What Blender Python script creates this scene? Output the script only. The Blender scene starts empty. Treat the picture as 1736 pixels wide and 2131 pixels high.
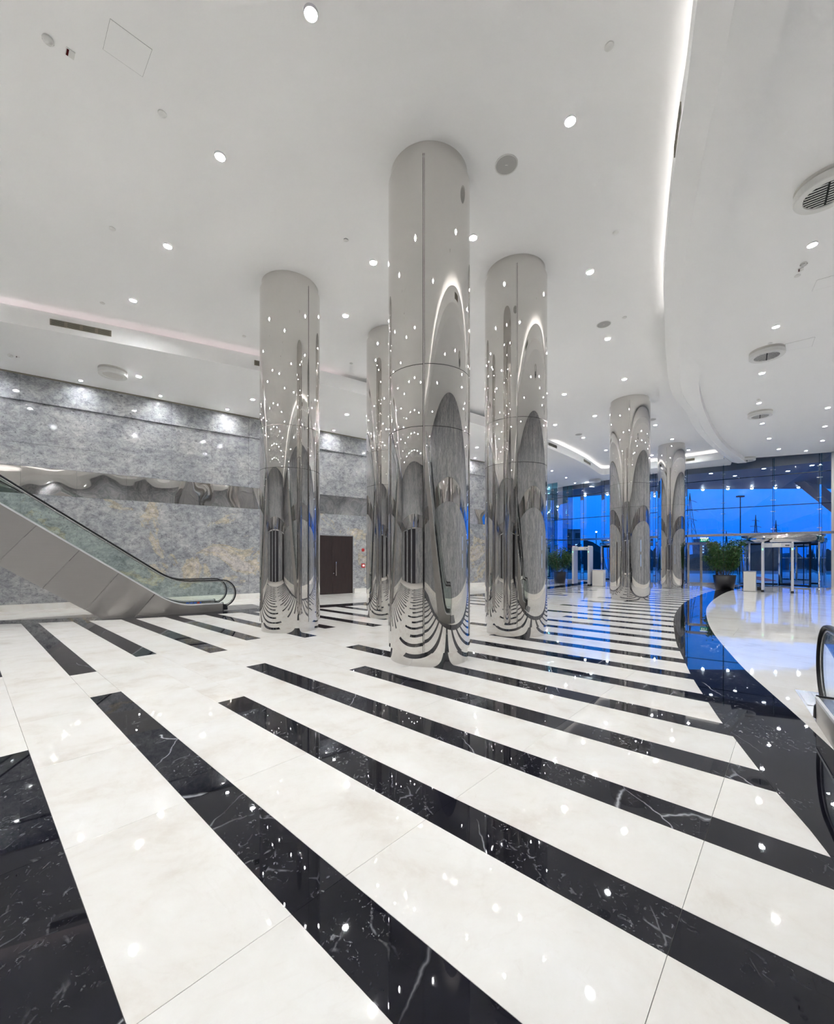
import bpy, math, random
from mathutils import Vector, Matrix
from mathutils.geometry import tessellate_polygon

random.seed(7)
SC = bpy.context.scene
COL = SC.collection
# ------------------------------------------------------------------ camera
F, CX, HY, EYE = 865.0, 868.0, 1162.0, 1.51          # focal length and horizon in pixels of the 1736 x 2131 frame
cam_data = bpy.data.cameras.new('camera')
cam = bpy.data.objects.new('camera', cam_data)
COL.objects.link(cam)
cam.location = (0, 0, EYE)
cam.rotation_euler = (math.pi / 2, 0, 0)
cam_data.sensor_fit = 'HORIZONTAL'
cam_data.sensor_width = 36
cam_data.lens = F / 1736 * 36
cam_data.shift_y = (HY - 1065.5) / 1736
cam_data.clip_start = 0.05
cam_data.clip_end = 4000
SC.camera = cam
# ------------------------------------------------------------------ world: clear blue dusk sky
world = bpy.data.worlds.new('dusk_sky')
SC.world = world
world.use_nodes = True
wn, wl = world.node_tree.nodes, world.node_tree.links
wn.clear()
wo = wn.new('ShaderNodeOutputWorld')
wb = wn.new('ShaderNodeBackground')
wt = wn.new('ShaderNodeTexCoord')
ws = wn.new('ShaderNodeSeparateXYZ')
wr = wn.new('ShaderNodeValToRGB')
wr.color_ramp.elements[0].position = 0.0
wr.color_ramp.elements[0].color = (0.0, 0.13, 0.80, 1)
wr.color_ramp.elements[1].position = 0.20
wr.color_ramp.elements[1].color = (0.015, 0.27, 1.0, 1)
wl.new(wt.outputs['Generated'], ws.inputs[0])
wl.new(ws.outputs[2], wr.inputs[0])
wl.new(wr.outputs[0], wb.inputs[0])
wl.new(wb.outputs[0], wo.inputs[0])
wb.inputs[1].default_value = 1.4
# ------------------------------------------------------------------ exposure and sampling behaviour
SC.view_settings.view_transform = 'Standard'
SC.view_settings.look = 'None'
SC.view_settings.exposure = 0.0
SC.view_settings.gamma = 1.0
SC.view_settings.use_curve_mapping = False
SC.cycles.caustics_reflective = True
SC.cycles.blur_glossy = 1.0
SC.cycles.caustics_refractive = False
SC.cycles.max_bounces = 9
SC.cycles.use_adaptive_sampling = True
SC.cycles.adaptive_threshold = 0.22
SC.cycles.adaptive_min_samples = 24
SC.cycles.glossy_bounces = 6
SC.cycles.diffuse_bounces = 6
SC.cycles.transparent_max_bounces = 24
SC.cycles.sample_clamp_indirect = 200.0
LAMP = 900.0            # radiance of one downlight disc
COVE = 1.4              # radiance of the hidden cove strip

# ------------------------------------------------------------------ measuring helpers (plan positions worked out from the photograph)
TH = math.radians(-47.7)
E1 = Vector((math.sin(TH), math.cos(TH)))     # along the floor stripes
E2 = Vector((math.cos(TH), -math.sin(TH)))    # along the hall axis, towards the entrance
HC, HS, HR = 7.31, 6.79, 6.92                 # main ceiling, perimeter ceiling, entrance-side ceiling

def PF(x, y):                                  # pixel on the floor -> plan point
    Z = F * EYE / (y - HY)
    return Vector(((x - CX) * Z / F, Z))
def PC(x, y, z):                               # pixel on a ceiling of height z -> plan point
    Z = F * (z - EYE) / (HY - y)
    return Vector(((x - CX) * Z / F, Z))
def pq(v): return (v.dot(E1), v.dot(E2))
def xy(p, q): return E1 * p + E2 * q
def V3(v, z): return (v[0], v[1], z)

# ------------------------------------------------------------------ materials
def newmat(name):
    m = bpy.data.materials.new(name)
    m.use_nodes = True
    n = m.node_tree.nodes
    return m, n, m.node_tree.links, n['Principled BSDF']
def simple(name, col, rough=0.5, metal=0.0, spec=0.5, emit=None, es=0.0):
    m, n, l, b = newmat(name)
    b.inputs['Base Color'].default_value = (*col, 1)
    b.inputs['Roughness'].default_value = rough
    b.inputs['Metallic'].default_value = metal
    b.inputs['Specular IOR Level'].default_value = spec
    if emit:
        b.inputs['Emission Color'].default_value = (*emit, 1)
        b.inputs['Emission Strength'].default_value = es
    return m
def noise(n, l, vec, scale, detail=4, rough=0.55, dist=0.0):
    t = n.new('ShaderNodeTexNoise')
    t.inputs['Scale'].default_value = scale
    t.inputs['Detail'].default_value = detail
    t.inputs['Roughness'].default_value = rough
    t.inputs['Distortion'].default_value = dist
    l.new(vec, t.inputs['Vector'])
    return t.outputs['Fac']
def ramp(n, l, fac, stops, interp='LINEAR'):
    r = n.new('ShaderNodeValToRGB')
    r.color_ramp.interpolation = interp
    e = r.color_ramp.elements
    while len(e) < len(stops): e.new(0.5)
    for k, (p, c) in enumerate(stops):
        e[k].position = p
        e[k].color = (*c, 1) if len(c) == 3 else c
    l.new(fac, r.inputs[0])
    return r.outputs[0]
def mixc(n, l, fac, a, b, mode='MIX'):
    m = n.new('ShaderNodeMix')
    m.data_type = 'RGBA'
    m.blend_type = mode
    if isinstance(fac, float): m.inputs[0].default_value = fac
    else: l.new(fac, m.inputs[0])
    for s, v in ((6, a), (7, b)):
        if isinstance(v, tuple): m.inputs[s].default_value = (*v, 1)
        else: l.new(v, m.inputs[s])
    return m.outputs[2]
def mth(n, l, op, a, b=None):
    m = n.new('ShaderNodeMath')
    m.operation = op
    for s, v in ((0, a), (1, b)):
        if v is None: continue
        if isinstance(v, (int, float)): m.inputs[s].default_value = v
        else: l.new(v, m.inputs[s])
    return m.outputs[0]
def position(n, l, jitter=0.0):
    g = n.new('ShaderNodeNewGeometry')
    if not jitter: return g.outputs['Position']
    oi = n.new('ShaderNodeObjectInfo')
    v = n.new('ShaderNodeVectorMath')
    v.operation = 'MULTIPLY_ADD'
    c = n.new('ShaderNodeCombineXYZ')
    l.new(oi.outputs['Random'], c.inputs[0]); l.new(oi.outputs['Random'], c.inputs[1]); l.new(oi.outputs['Random'], c.inputs[2])
    l.new(c.outputs[0], v.inputs[0])
    v.inputs[1].default_value = (jitter, jitter * 0.7, jitter * 1.3)
    l.new(g.outputs['Position'], v.inputs[2])
    return v.outputs[0]
def vein(n, l, vec, scale, width, detail=5, dist=0.6):
    f = noise(n, l, vec, scale, detail, 0.6, dist)
    d = mth(n, l, 'ABSOLUTE', mth(n, l, 'SUBTRACT', f, 0.5))
    return ramp(n, l, d, [(0.0, (1, 1, 1)), (width, (0, 0, 0))])

def mat_white_marble():
    m, n, l, b = newmat('cream_marble')
    v = position(n, l, 9.0)
    f = noise(n, l, v, 1.9, 8, 0.66, 0.3)
    c = ramp(n, l, f, [(0.30, (0.715, 0.665, 0.605)), (0.46, (0.815, 0.788, 0.745)), (0.60, (0.845, 0.828, 0.795)), (0.75, (0.87, 0.86, 0.84))])
    fl = ramp(n, l, noise(n, l, v, 11.0, 6, 0.7, 1.0), [(0.60, (0, 0, 0)), (0.70, (1, 1, 1))])
    c = mixc(n, l, mth(n, l, 'MULTIPLY', fl, 0.16), c, (0.66, 0.60, 0.53))
    f2 = vein(n, l, v, 0.8, 0.012, 6, 1.2)
    c = mixc(n, l, mth(n, l, 'MULTIPLY', f2, 0.07), c, (0.60, 0.54, 0.47))
    l.new(c, b.inputs['Base Color'])
    b.inputs['Roughness'].default_value = 0.03
    b.inputs['Specular IOR Level'].default_value = 0.42
    return m
def mat_black_marble():
    m, n, l, b = newmat('black_marble')
    v = position(n, l, 23.0)
    base = ramp(n, l, noise(n, l, v, 3.5, 6, 0.65), [(0.3, (0.003, 0.003, 0.006)), (0.75, (0.012, 0.012, 0.020))])
    wob = n.new('ShaderNodeVectorMath'); wob.operation = 'MULTIPLY_ADD'
    nz = n.new('ShaderNodeTexNoise'); nz.inputs['Scale'].default_value = 5.0; nz.inputs['Detail'].default_value = 3
    l.new(v, nz.inputs['Vector'])
    l.new(nz.outputs['Color'], wob.inputs[0]); wob.inputs[1].default_value = (0.10, 0.10, 0.10); l.new(v, wob.inputs[2])
    def crack(scale, w):
        mp = n.new('ShaderNodeMapping'); mp.inputs['Scale'].default_value = (1.0, 0.38, 1.0); mp.inputs['Rotation'].default_value = (0, 0, 0.5)
        l.new(wob.outputs[0], mp.inputs[0])
        vo = n.new('ShaderNodeTexVoronoi'); vo.feature = 'DISTANCE_TO_EDGE'; vo.inputs['Scale'].default_value = scale
        l.new(mp.outputs[0], vo.inputs['Vector'])
        return ramp(n, l, vo.outputs['Distance'], [(0.0, (1, 1, 1)), (w, (0, 0, 0))])
    m1 = ramp(n, l, noise(n, l, v, 0.9, 2), [(0.47, (0, 0, 0)), (0.60, (1, 1, 1))])
    m2 = ramp(n, l, noise(n, l, v, 1.7, 3), [(0.47, (0, 0, 0)), (0.62, (1, 1, 1))])
    c1 = mth(n, l, 'MULTIPLY', crack(0.9, 0.0045), m1)
    c2 = mth(n, l, 'MULTIPLY', mth(n, l, 'MULTIPLY', crack(7.0, 0.03), ramp(n, l, noise(n, l, v, 14.0, 3), [(0.5, (0, 0, 0)), (0.62, (1, 1, 1))])), m2)
    sp = mth(n, l, 'MULTIPLY', ramp(n, l, noise(n, l, v, 26.0, 4, 0.7, 1.2), [(0.60, (0, 0, 0)), (0.68, (1, 1, 1))]), m2)
    tot = mth(n, l, 'MAXIMUM', mth(n, l, 'MULTIPLY', c1, 0.85), mth(n, l, 'MAXIMUM', mth(n, l, 'MULTIPLY', c2, 0.40), mth(n, l, 'MULTIPLY', sp, 0.50)))
    c = mixc(n, l, tot, base, (0.50, 0.51, 0.55))
    l.new(c, b.inputs['Base Color'])
    b.inputs['Roughness'].default_value = 0.02
    b.inputs['Specular IOR Level'].default_value = 0.42
    return m
def mat_wall_marble(name, cream):
    m, n, l, b = newmat(name)
    v = position(n, l)
    mp = n.new('ShaderNodeMapping')
    mp.inputs['Rotation'].default_value = (0, 0.5, 0.3)
    mp.inputs['Scale'].default_value = (1, 1, 1.35)
    l.new(v, mp.inputs[0])
    w = mp.outputs[0]
    f = noise(n, l, w, 0.9, 8, 0.68, 0.5)
    c = ramp(n, l, f, [(0.30, (0.225, 0.235, 0.26)), (0.46, (0.325, 0.332, 0.352)), (0.58, (0.41, 0.41, 0.42)), (0.75, (0.52, 0.515, 0.505))])
    if cream:
        pf = noise(n, l, w, 0.55, 9, 0.66, 1.1)
        inner = ramp(n, l, pf, [(0.575, (0, 0, 0)), (0.625, (1, 1, 1))])
        rim = ramp(n, l, pf, [(0.555, (0, 0, 0)), (0.58, (1, 1, 1)), (0.60, (1, 1, 1)), (0.64, (0, 0, 0))])
        c = mixc(n, l, mth(n, l, 'MULTIPLY', inner, 0.62), c, (0.55, 0.49, 0.455))
        c = mixc(n, l, mth(n, l, 'MULTIPLY', rim, 0.55), c, (0.53, 0.44, 0.28))
    f3 = noise(n, l, w, 5.0, 10, 0.82, 0.35)
    c = mixc(n, l, 0.85, c, ramp(n, l, f3, [(0.30, (0.10, 0.105, 0.12)), (0.5, (0.5, 0.5, 0.5)), (0.70, (0.86, 0.85, 0.82))]), 'OVERLAY')
    sp = ramp(n, l, noise(n, l, w, 16.0, 4, 0.7, 0.4), [(0.60, (0, 0, 0)), (0.66, (1, 1, 1))])
    c = mixc(n, l, mth(n, l, 'MULTIPLY', sp, 0.7), c, (0.06, 0.063, 0.075))
    wv = vein(n, l, w, 2.6, 0.009, 8, 0.6)
    c = mixc(n, l, mth(n, l, 'MULTIPLY', wv, 0.5), c, (0.62, 0.62, 0.60))
    l.new(c, b.inputs['Base Color'])
    b.inputs['Roughness'].default_value = 0.06
    b.inputs['Specular IOR Level'].default_value = 0.5
    return m
def mat_wavy_mirror():
    m, n, l, b = newmat('rippled_mirror_steel')
    b.inputs['Metallic'].default_value = 1.0
    b.inputs['Base Color'].default_value = (0.72, 0.70, 0.68, 1)
    b.inputs['Roughness'].default_value = 0.02
    f = noise(n, l, position(n, l), 0.75, 1, 0.4, 0.0)
    bu = n.new('ShaderNodeBump')
    bu.inputs['Strength'].default_value = 0.2
    bu.inputs['Distance'].default_value = 0.25
    l.new(f, bu.inputs['Height'])
    l.new(bu.outputs[0], b.inputs['Normal'])
    return m
def mat_brushed(name, col, rough, along):
    m, n, l, b = newmat(name)
    b.inputs['Metallic'].default_value = 1.0
    tc = n.new('ShaderNodeTexCoord')
    mp = n.new('ShaderNodeMapping')
    mp.inputs['Scale'].default_value = (0.5, 0.5, 12)
    l.new(tc.outputs['Object'], mp.inputs[0])
    f = noise(n, l, mp.outputs[0], 4, 3)
    l.new(ramp(n, l, f, [(0.3, tuple(x * 0.96 for x in col)), (0.7, col)]), b.inputs['Base Color'])
    b.inputs['Roughness'].default_value = rough
    b.inputs['Anisotropic'].default_value = 0.85
    t = n.new('ShaderNodeVectorTransform')
    t.vector_type = 'VECTOR'
    t.convert_from = 'OBJECT'
    t.convert_to = 'WORLD'
    t.inputs[0].default_value = along
    l.new(t.outputs[0], b.inputs['Tangent'])
    return m
def mat_glass(name, tint, refl=1.0, rough=0.0):
    m = bpy.data.materials.new(name)
    m.use_nodes = True
    n, l = m.node_tree.nodes, m.node_tree.links
    n.clear()
    o = n.new('ShaderNodeOutputMaterial')
    t = n.new('ShaderNodeBsdfTransparent')
    t.inputs[0].default_value = (*tint, 1)
    g = n.new('ShaderNodeBsdfGlossy')
    g.inputs['Roughness'].default_value = rough
    g.inputs['Color'].default_value = (0.9, 0.93, 0.95, 1)
    fr = n.new('ShaderNodeFresnel')
    fr.inputs[0].default_value = 1.5
    x = n.new('ShaderNodeMixShader')
    l.new(mth(n, l, 'MULTIPLY', fr.outputs[0], refl), x.inputs[0])
    l.new(t.outputs[0], x.inputs[1])
    l.new(g.outputs[0], x.inputs[2])
    l.new(x.outputs[0], o.inputs[0])
    return m
def mat_plaster(name, col):
    m, n, l, b = newmat(name)
    f = noise(n, l, position(n, l), 0.5, 3)
    l.new(ramp(n, l, f, [(0.3, tuple(x * 0.985 for x in col)), (0.7, col)]), b.inputs['Base Color'])
    b.inputs['Roughness'].default_value = 0.7
    b.inputs['Specular IOR Level'].default_value = 0.25
    return m
def mat_wood():
    m, n, l, b = newmat('dark_wood')
    tc = n.new('ShaderNodeTexCoord')
    mp = n.new('ShaderNodeMapping')
    mp.inputs['Scale'].default_value = (14, 14, 0.7)
    l.new(tc.outputs['Object'], mp.inputs[0])
    f = noise(n, l, mp.outputs[0], 3, 6, 0.6, 0.6)
    l.new(ramp(n, l, f, [(0.3, (0.012, 0.006, 0.006)), (0.7, (0.030, 0.014, 0.012))]), b.inputs['Base Color'])
    b.inputs['Roughness'].default_value = 0.42
    return m
def mat_leaf():
    m, n, l, b = newmat('green_leaves')
    f = noise(n, l, position(n, l), 9, 3)
    l.new(ramp(n, l, f, [(0.3, (0.018, 0.060, 0.012)), (0.6, (0.05, 0.13, 0.03)), (0.8, (0.11, 0.20, 0.05))]), b.inputs['Base Color'])
    b.inputs['Roughness'].default_value = 0.35
    return m
M = dict(
    plaster=mat_plaster('white_plaster', (0.95, 0.948, 0.942)),
    white=mat_white_marble(), black=mat_black_marble(),
    wall_hi=mat_wall_marble('grey_stone', False), wall_lo=mat_wall_marble('grey_stone_with_cream_patches', True),
    mirror=simple('polished_mirror_steel', (0.70, 0.68, 0.655), 0.012, 1.0),
    wavy=mat_wavy_mirror(),
    seam=simple('joint_backing', (0.42, 0.41, 0.40), 0.25, 0.9),
    brushed=mat_brushed('brushed_steel', (0.44, 0.42, 0.405), 0.30, (0.592, 0.0, 0.806)),
    chrome=simple('chrome', (0.72, 0.70, 0.68), 0.06, 1.0),
    steel=simple('satin_steel', (0.66, 0.66, 0.66), 0.25, 1.0),
    edge=simple('pale_aluminium', (0.80, 0.80, 0.82), 0.4, 0.35),
    rubber=simple('black_rubber', (0.006, 0.006, 0.007), 0.40, 0.0, 0.3),
    blackmet=simple('black_metal', (0.012, 0.012, 0.014), 0.35, 0.3),
    glass=mat_glass('facade_glass', (0.95, 0.975, 1.0), 1.3),
    fin=mat_glass('glass_fin', (0.45, 0.70, 0.78), 1.0),
    bal=mat_glass('balustrade_glass', (0.945, 0.975, 0.96), 0.7),
    wood=mat_wood(),
    lamp=simple('lamp_disc', (1, 1, 1), 0.5, emit=(0.97, 0.985, 1.0), es=LAMP),
    cove=simple('cove_strip', (1, 1, 1), 0.5, emit=(1.0, 0.82, 0.85), es=COVE),
    cove_w=simple('cove_strip_white', (1, 1, 1), 0.5, emit=(1.0, 0.96, 0.93), es=COVE * 3.2),
    trim=simple('lamp_trim', (0.75, 0.75, 0.77), 0.3, 0.2),
    plastic=simple('white_plastic', (0.78, 0.775, 0.75), 0.4),
    offwhite=simple('off_white_panel', (0.66, 0.64, 0.60), 0.35),
    mesh_grey=simple('speaker_cloth', (0.46, 0.455, 0.44), 0.8),
    grille=simple('khaki_grille', (0.235, 0.215, 0.165), 0.5),
    grille_d=simple('khaki_slot', (0.13, 0.12, 0.095), 0.6),
    dark=simple('dark_void', (0.012, 0.012, 0.013), 0.7),
    line=simple('hairline_joint', (0.42, 0.42, 0.41), 0.8),
    red=simple('red_enamel', (0.55, 0.02, 0.02), 0.35),
    redd=simple('dark_red_lens', (0.10, 0.005, 0.006), 0.2),
    silver=simple('grey_painted_metal', (0.60, 0.61, 0.66), 0.35, 0.3),
    led=simple('green_indicator', (0.1, 0.6, 0.3), 0.4, emit=(0.25, 1.0, 0.5), es=2.5),
    pot=simple('charcoal_planter', (0.016, 0.015, 0.018), 0.38),
    soil=simple('soil', (0.03, 0.02, 0.014), 0.9),
    stem=simple('pale_stem', (0.16, 0.10, 0.05), 0.7),
    leaf=mat_leaf(),
    green=simple('exit_green', (0.0, 0.22, 0.10), 0.4, emit=(0.0, 0.35, 0.16), es=0.5),
    signw=simple('sign_white', (0.9, 0.9, 0.9), 0.4, emit=(1, 1, 1), es=0.9),
    blue=simple('sticker_blue', (0.03, 0.12, 0.6), 0.4),
    screen=simple('blue_screen', (0.1, 0.2, 0.5), 0.3, emit=(0.25, 0.5, 1.0), es=2.0),
    darkwall=simple('dark_panel', (0.030, 0.026, 0.028), 0.3),
    dot=simple('white_dot_film', (0.92, 0.95, 1.0), 0.5),
    pave=simple('pavement_stone', (0.42, 0.42, 0.44), 0.5),
    asphalt=simple('asphalt', (0.07, 0.07, 0.09), 0.6),
    hedge=simple('dark_hedge', (0.02, 0.03, 0.035), 0.9),
    hill=simple('hazy_hill', (0.55, 0.62, 0.75), 1.0),  # atmospheric haze is put into this pale blue base colour
    conc=simple('canopy_panel', (0.20, 0.195, 0.22), 0.5),
    bld=simple('building_render', (0.16, 0.15, 0.17), 0.8),
    lit=simple('lit_window', (0.5, 0.6, 0.6), 0.4, emit=(0.55, 0.85, 1.0), es=0.8),
    lamp_out=simple('street_lamp_glow', (1, 1, 1), 0.4, emit=(0.85, 0.95, 1.0), es=60.0),
    mat_red=simple('red_mat', (0.42, 0.02, 0.03), 0.9),
    pylon=simple('pylon_steel', (0.03, 0.03, 0.04), 0.6),
)

# ------------------------------------------------------------------ mesh helpers
def obj(name, verts, faces, mat, parent=None, smooth=False, loc=None, rotz=0.0):
    me = bpy.data.meshes.new(name)
    me.from_pydata([tuple(v) for v in verts], [], faces)
    me.update()
    if smooth:
        for p in me.polygons: p.use_smooth = True
    me.materials.append(M[mat] if isinstance(mat, str) else mat)
    o = bpy.data.objects.new(name, me)
    COL.objects.link(o)
    if parent: o.parent = parent
    if loc: o.location = loc
    o.rotation_euler[2] = rotz
    return o
def inst(src, parent=None, loc=None, rotz=None):
    o = src.copy()
    COL.objects.link(o)
    if parent: o.parent = parent
    if loc is not None: o.location = loc
    if rotz is not None: o.rotation_euler[2] = rotz
    return o
def tag(o, label, cat, group=None, kind=None):
    o['label'] = label
    o['category'] = cat
    if group: o['group'] = group
    if kind: o['kind'] = kind
    return o
def thing(name, label, cat, loc=(0, 0, 0), rotz=0.0, group=None, kind=None):
    o = bpy.data.objects.new(name, None)
    COL.objects.link(o)
    o.empty_display_size = 0.1
    o.location = loc
    o.rotation_euler[2] = rotz
    return tag(o, label, cat, group, kind)
def structure(o, label=None, cat=None):
    o['kind'] = 'structure'
    if label: o['label'] = label
    if cat: o['category'] = cat
    return o
class MB:
    def __init__(s): s.v, s.f = [], []
    def add(s, v, f):
        k = len(s.v)
        s.v += [tuple(a) for a in v]
        s.f += [tuple(i + k for i in q) for q in f]
        return s
    def box(s, x0, x1, y0, y1, z0, z1):
        return s.add([(x0, y0, z0), (x1, y0, z0), (x1, y1, z0), (x0, y1, z0), (x0, y0, z1), (x1, y0, z1), (x1, y1, z1), (x0, y1, z1)],
                     [(0, 3, 2, 1), (4, 5, 6, 7), (0, 1, 5, 4), (1, 2, 6, 5), (2, 3, 7, 6), (3, 0, 4, 7)])
    def prism(s, poly, z0, z1):
        n = len(poly)
        tri = tessellate_polygon([[Vector((p[0], p[1], 0)) for p in poly]])
        v = [(p[0], p[1], z0) for p in poly] + [(p[0], p[1], z1) for p in poly]
        f = [tuple(t) for t in tri] + [tuple(i + n for i in t) for t in tri]
        f += [(i, (i + 1) % n, (i + 1) % n + n, i + n) for i in range(n)]
        return s.add(v, f)
    def side(s, poly, y0, y1):                 # polygon in (x, z), extruded along y
        n = len(poly)
        tri = tessellate_polygon([[Vector((p[0], p[1], 0)) for p in poly]])
        v = [(p[0], y0, p[1]) for p in poly] + [(p[0], y1, p[1]) for p in poly]
        f = [tuple(t) for t in tri] + [tuple(i + n for i in t) for t in tri]
        f += [(i, (i + 1) % n, (i + 1) % n + n, i + n) for i in range(n)]
        return s.add(v, f)
    def flat(s, poly, z):
        tri = tessellate_polygon([[Vector((p[0], p[1], 0)) for p in poly]])
        return s.add([(p[0], p[1], z) for p in poly], [tuple(t) for t in tri])
    def lathe(s, prof, n=24, c=(0, 0, 0), a0=0.0, a1=math.tau):
        full = abs(a1 - a0 - math.tau) < 1e-6
        m = n if full else n + 1
        v = []
        for k in range(m):
            a = a0 + (a1 - a0) * k / n
            for r, z in prof: v.append((c[0] + r * math.cos(a), c[1] + r * math.sin(a), c[2] + z))
        L = len(prof)
        f = []
        for k in range(n):
            b = (k + 1) % m
            for j in range(L - 1):
                f.append((k * L + j, b * L + j, b * L + j + 1, k * L + j + 1))
        return s.add(v, f)
    def disc(s, r, z, n=20, c=(0, 0)):
        v = [(c[0] + r * math.cos(math.tau * k / n), c[1] + r * math.sin(math.tau * k / n), z) for k in range(n)]
        return s.add(v, [tuple(range(n))])
    def tube(s, path, r, n=8, ry=None, closed=False, side=None):
        path = [Vector(p) for p in path]
        ry = ry or r
        L = len(path)
        v = []
        for i, p in enumerate(path):
            a = path[(i - 1) % L] if (i or closed) else p
            b = path[(i + 1) % L] if (i < L - 1 or closed) else p
            t = (b - a).normalized()
            up = Vector((0, 0, 1)) if abs(t.z) < 0.95 else Vector((0, 1, 0))
            if n == 0: continue
            u = Vector(side) if side else t.cross(up).normalized()
            w = u.cross(t)
            for k in range(n):
                an = math.tau * k / n
                v.append(p + u * (r * math.cos(an)) + w * (ry * math.sin(an)))
        f = []
        for i in range(L if closed else L - 1):
            j = (i + 1) % L
            for k in range(n):
                f.append((i * n + k, i * n + (k + 1) % n, j * n + (k + 1) % n, j * n + k))
        if not closed:
            f.append(tuple(range(n)))
            f.append(tuple((L - 1) * n + k for k in reversed(range(n))))
        return s.add(v, f)
    def ribbon(s, A, B):                       # strip between two equally long 3-D polylines
        n = len(A)
        return s.add(list(A) + list(B), [(i, i + 1, n + i + 1, n + i) for i in range(n - 1)])
    def build(s, name, mat, parent=None, smooth=False, loc=None, rotz=0.0):
        return obj(name, s.v, s.f, mat, parent, smooth, loc, rotz)

def smooth_curve(pts, sub=8):                  # centripetal Catmull-Rom through plan points
    P = [Vector(p) for p in pts]
    P = [P[0] * 2 - P[1]] + P + [P[-1] * 2 - P[-2]]
    out = []
    for i in range(1, len(P) - 2):
        a, b, c, d = P[i - 1:i + 3]
        t0 = 0.0
        t1 = t0 + math.sqrt((b - a).length)
        t2 = t1 + math.sqrt((c - b).length)
        t3 = t2 + math.sqrt((d - c).length)
        for k in range(sub):
            t = t1 + (t2 - t1) * k / sub
            A1 = a * ((t1 - t) / (t1 - t0)) + b * ((t - t0) / (t1 - t0))
            A2 = b * ((t2 - t) / (t2 - t1)) + c * ((t - t1) / (t2 - t1))
            A3 = c * ((t3 - t) / (t3 - t2)) + d * ((t - t2) / (t3 - t2))
            B1 = A1 * ((t2 - t) / (t2 - t0)) + A2 * ((t - t0) / (t2 - t0))
            B2 = A2 * ((t3 - t) / (t3 - t1)) + A3 * ((t - t1) / (t3 - t1))
            out.append(B1 * ((t2 - t) / (t2 - t1)) + B2 * ((t - t1) / (t2 - t1)))
    out.append(P[-2])
    return out
def resample(pts, step=None, n=None):
    L = [0.0]
    for a, b in zip(pts, pts[1:]): L.append(L[-1] + (b - a).length)
    n = n or max(2, int(L[-1] / step) + 1)
    out, j = [], 0
    for k in range(n):
        d = L[-1] * k / (n - 1)
        while j < len(pts) - 2 and L[j + 1] < d: j += 1
        t = (d - L[j]) / max(1e-9, L[j + 1] - L[j])
        out.append(pts[j].lerp(pts[j + 1], min(1, t)))
    return out
def offset(pts, d):                            # to the left of travel for positive d
    out = []
    for i, p in enumerate(pts):
        a = (p - pts[i - 1]).normalized() if i else (pts[1] - p).normalized()
        b = (pts[i + 1] - p).normalized() if i < len(pts) - 1 else a
        n = Vector((-(a.y + b.y), a.x + b.x)).normalized()
        c = max(0.5, n.dot(Vector((-a.y, a.x))))
        out.append(p + n * (d / c))
    return out
def clip_rect(poly, x0, x1, y0, y1):           # Sutherland-Hodgman against an axis-aligned cell
    for ax, val, sg in ((0, x0, 1), (0, x1, -1), (1, y0, 1), (1, y1, -1)):
        out = []
        for i, p in enumerate(poly):
            q = poly[i - 1]
            pi, qi = sg * (p[ax] - val) >= 0, sg * (q[ax] - val) >= 0
            if pi != qi:
                t = (val - q[ax]) / (p[ax] - q[ax])
                out.append((q[0] + (p[0] - q[0]) * t, q[1] + (p[1] - q[1]) * t))
            if pi: out.append(p)
        poly = out
        if not poly: return []
    return poly
def area(poly): return 0.5 * sum(a[0] * b[1] - b[0] * a[1] for a, b in zip(poly, poly[1:] + poly[:1]))

# ------------------------------------------------------------------ plan curves
LIP_L = smooth_curve([(-26, 3.2), (-19, 5.3), (-14, 7.1), (-9.24, 9.2), (-4.4, 11.64), (-2.9, 12.5), (-1.61, 13.39), (2.04, 16.05), (2.68, 16.55), (6.19, 19.7), (9.2, 23.0), (11.3, 25.75)], 6)
LIP_B = [Vector(p) for p in ((11.55, 26.05), (11.75, 26.05), (12.1, 25.85), (13.0, 25.0), (14.95, 23.1), (16.2, 21.95))]
LIP_LB = LIP_L + LIP_B
LIP_R = smooth_curve([(-7.6, -16.5), (-3.4, -8), (-1.55, -4), (0.62, 0.0), (2.79, 4.2), (3.03, 4.67), (3.31, 5.27), (3.72, 6.08), (4.32, 7.22), (4.86, 8.2), (5.36, 9.0), (6.43, 10.74), (8.23, 13.4), (9.74, 15.04), (11.1, 16.7), (12.4, 18.1), (14.8, 20.5), (17.3, 22.85)], 5)
BEAM_R = smooth_curve([(-6.9, -16.8), (-2.75, -8.3), (-0.9, -4.3), (1.25, -0.3), (3.5, 3.91), (3.71, 4.3), (3.99, 4.9), (4.28, 5.51), (4.79, 6.51), (5.42, 7.67), (6.41, 9.34), (7.67, 11.3), (9.14, 13.4), (11.1, 15.8), (12.7, 17.6), (14.8, 19.75), (17.85, 22.5)], 5)
FACADE = [Vector(p) for p in ((6.4, 26.95), (9.03, 28.9), (10.98, 30.3), (12.9, 28.0), (16.0, 24.7), (21.25, 21.15))]
WL0, WLD = Vector((-3.99, 17.21)), Vector((0.807, 0.59)).normalized()     # left wall: a point at the doors and its direction
WLN = Vector((WLD.y, -WLD.x))                                             # into the hall
WR0, WRD = Vector((21.14, 21.0)), Vector((0.588, 0.809)).normalized()     # right wall
WRN = Vector((-WRD.y, WRD.x))
def wl(t, off=0.0): return WL0 + WLD * t + WLN * off
def wr(t, off=0.0): return WR0 + WRD * t + WRN * off
WL_A, WL_B = -26.0, 13.0
WR_A = -48.0
BACK_Q = -15.0

# ------------------------------------------------------------------ ceilings
hall = [wl(WL_A), wl(WL_B), FACADE[0], FACADE[1], FACADE[2], FACADE[3], FACADE[4], FACADE[5], wr(0), wr(WR_A)]
mb = MB()
mb.flat([p for p in hall], HC)
mb.flat([p for p in hall], HC + 0.2)
ceiling = structure(mb.build('ceiling', 'plaster'), 'flat white plaster main ceiling of the hall', 'ceiling')

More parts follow.
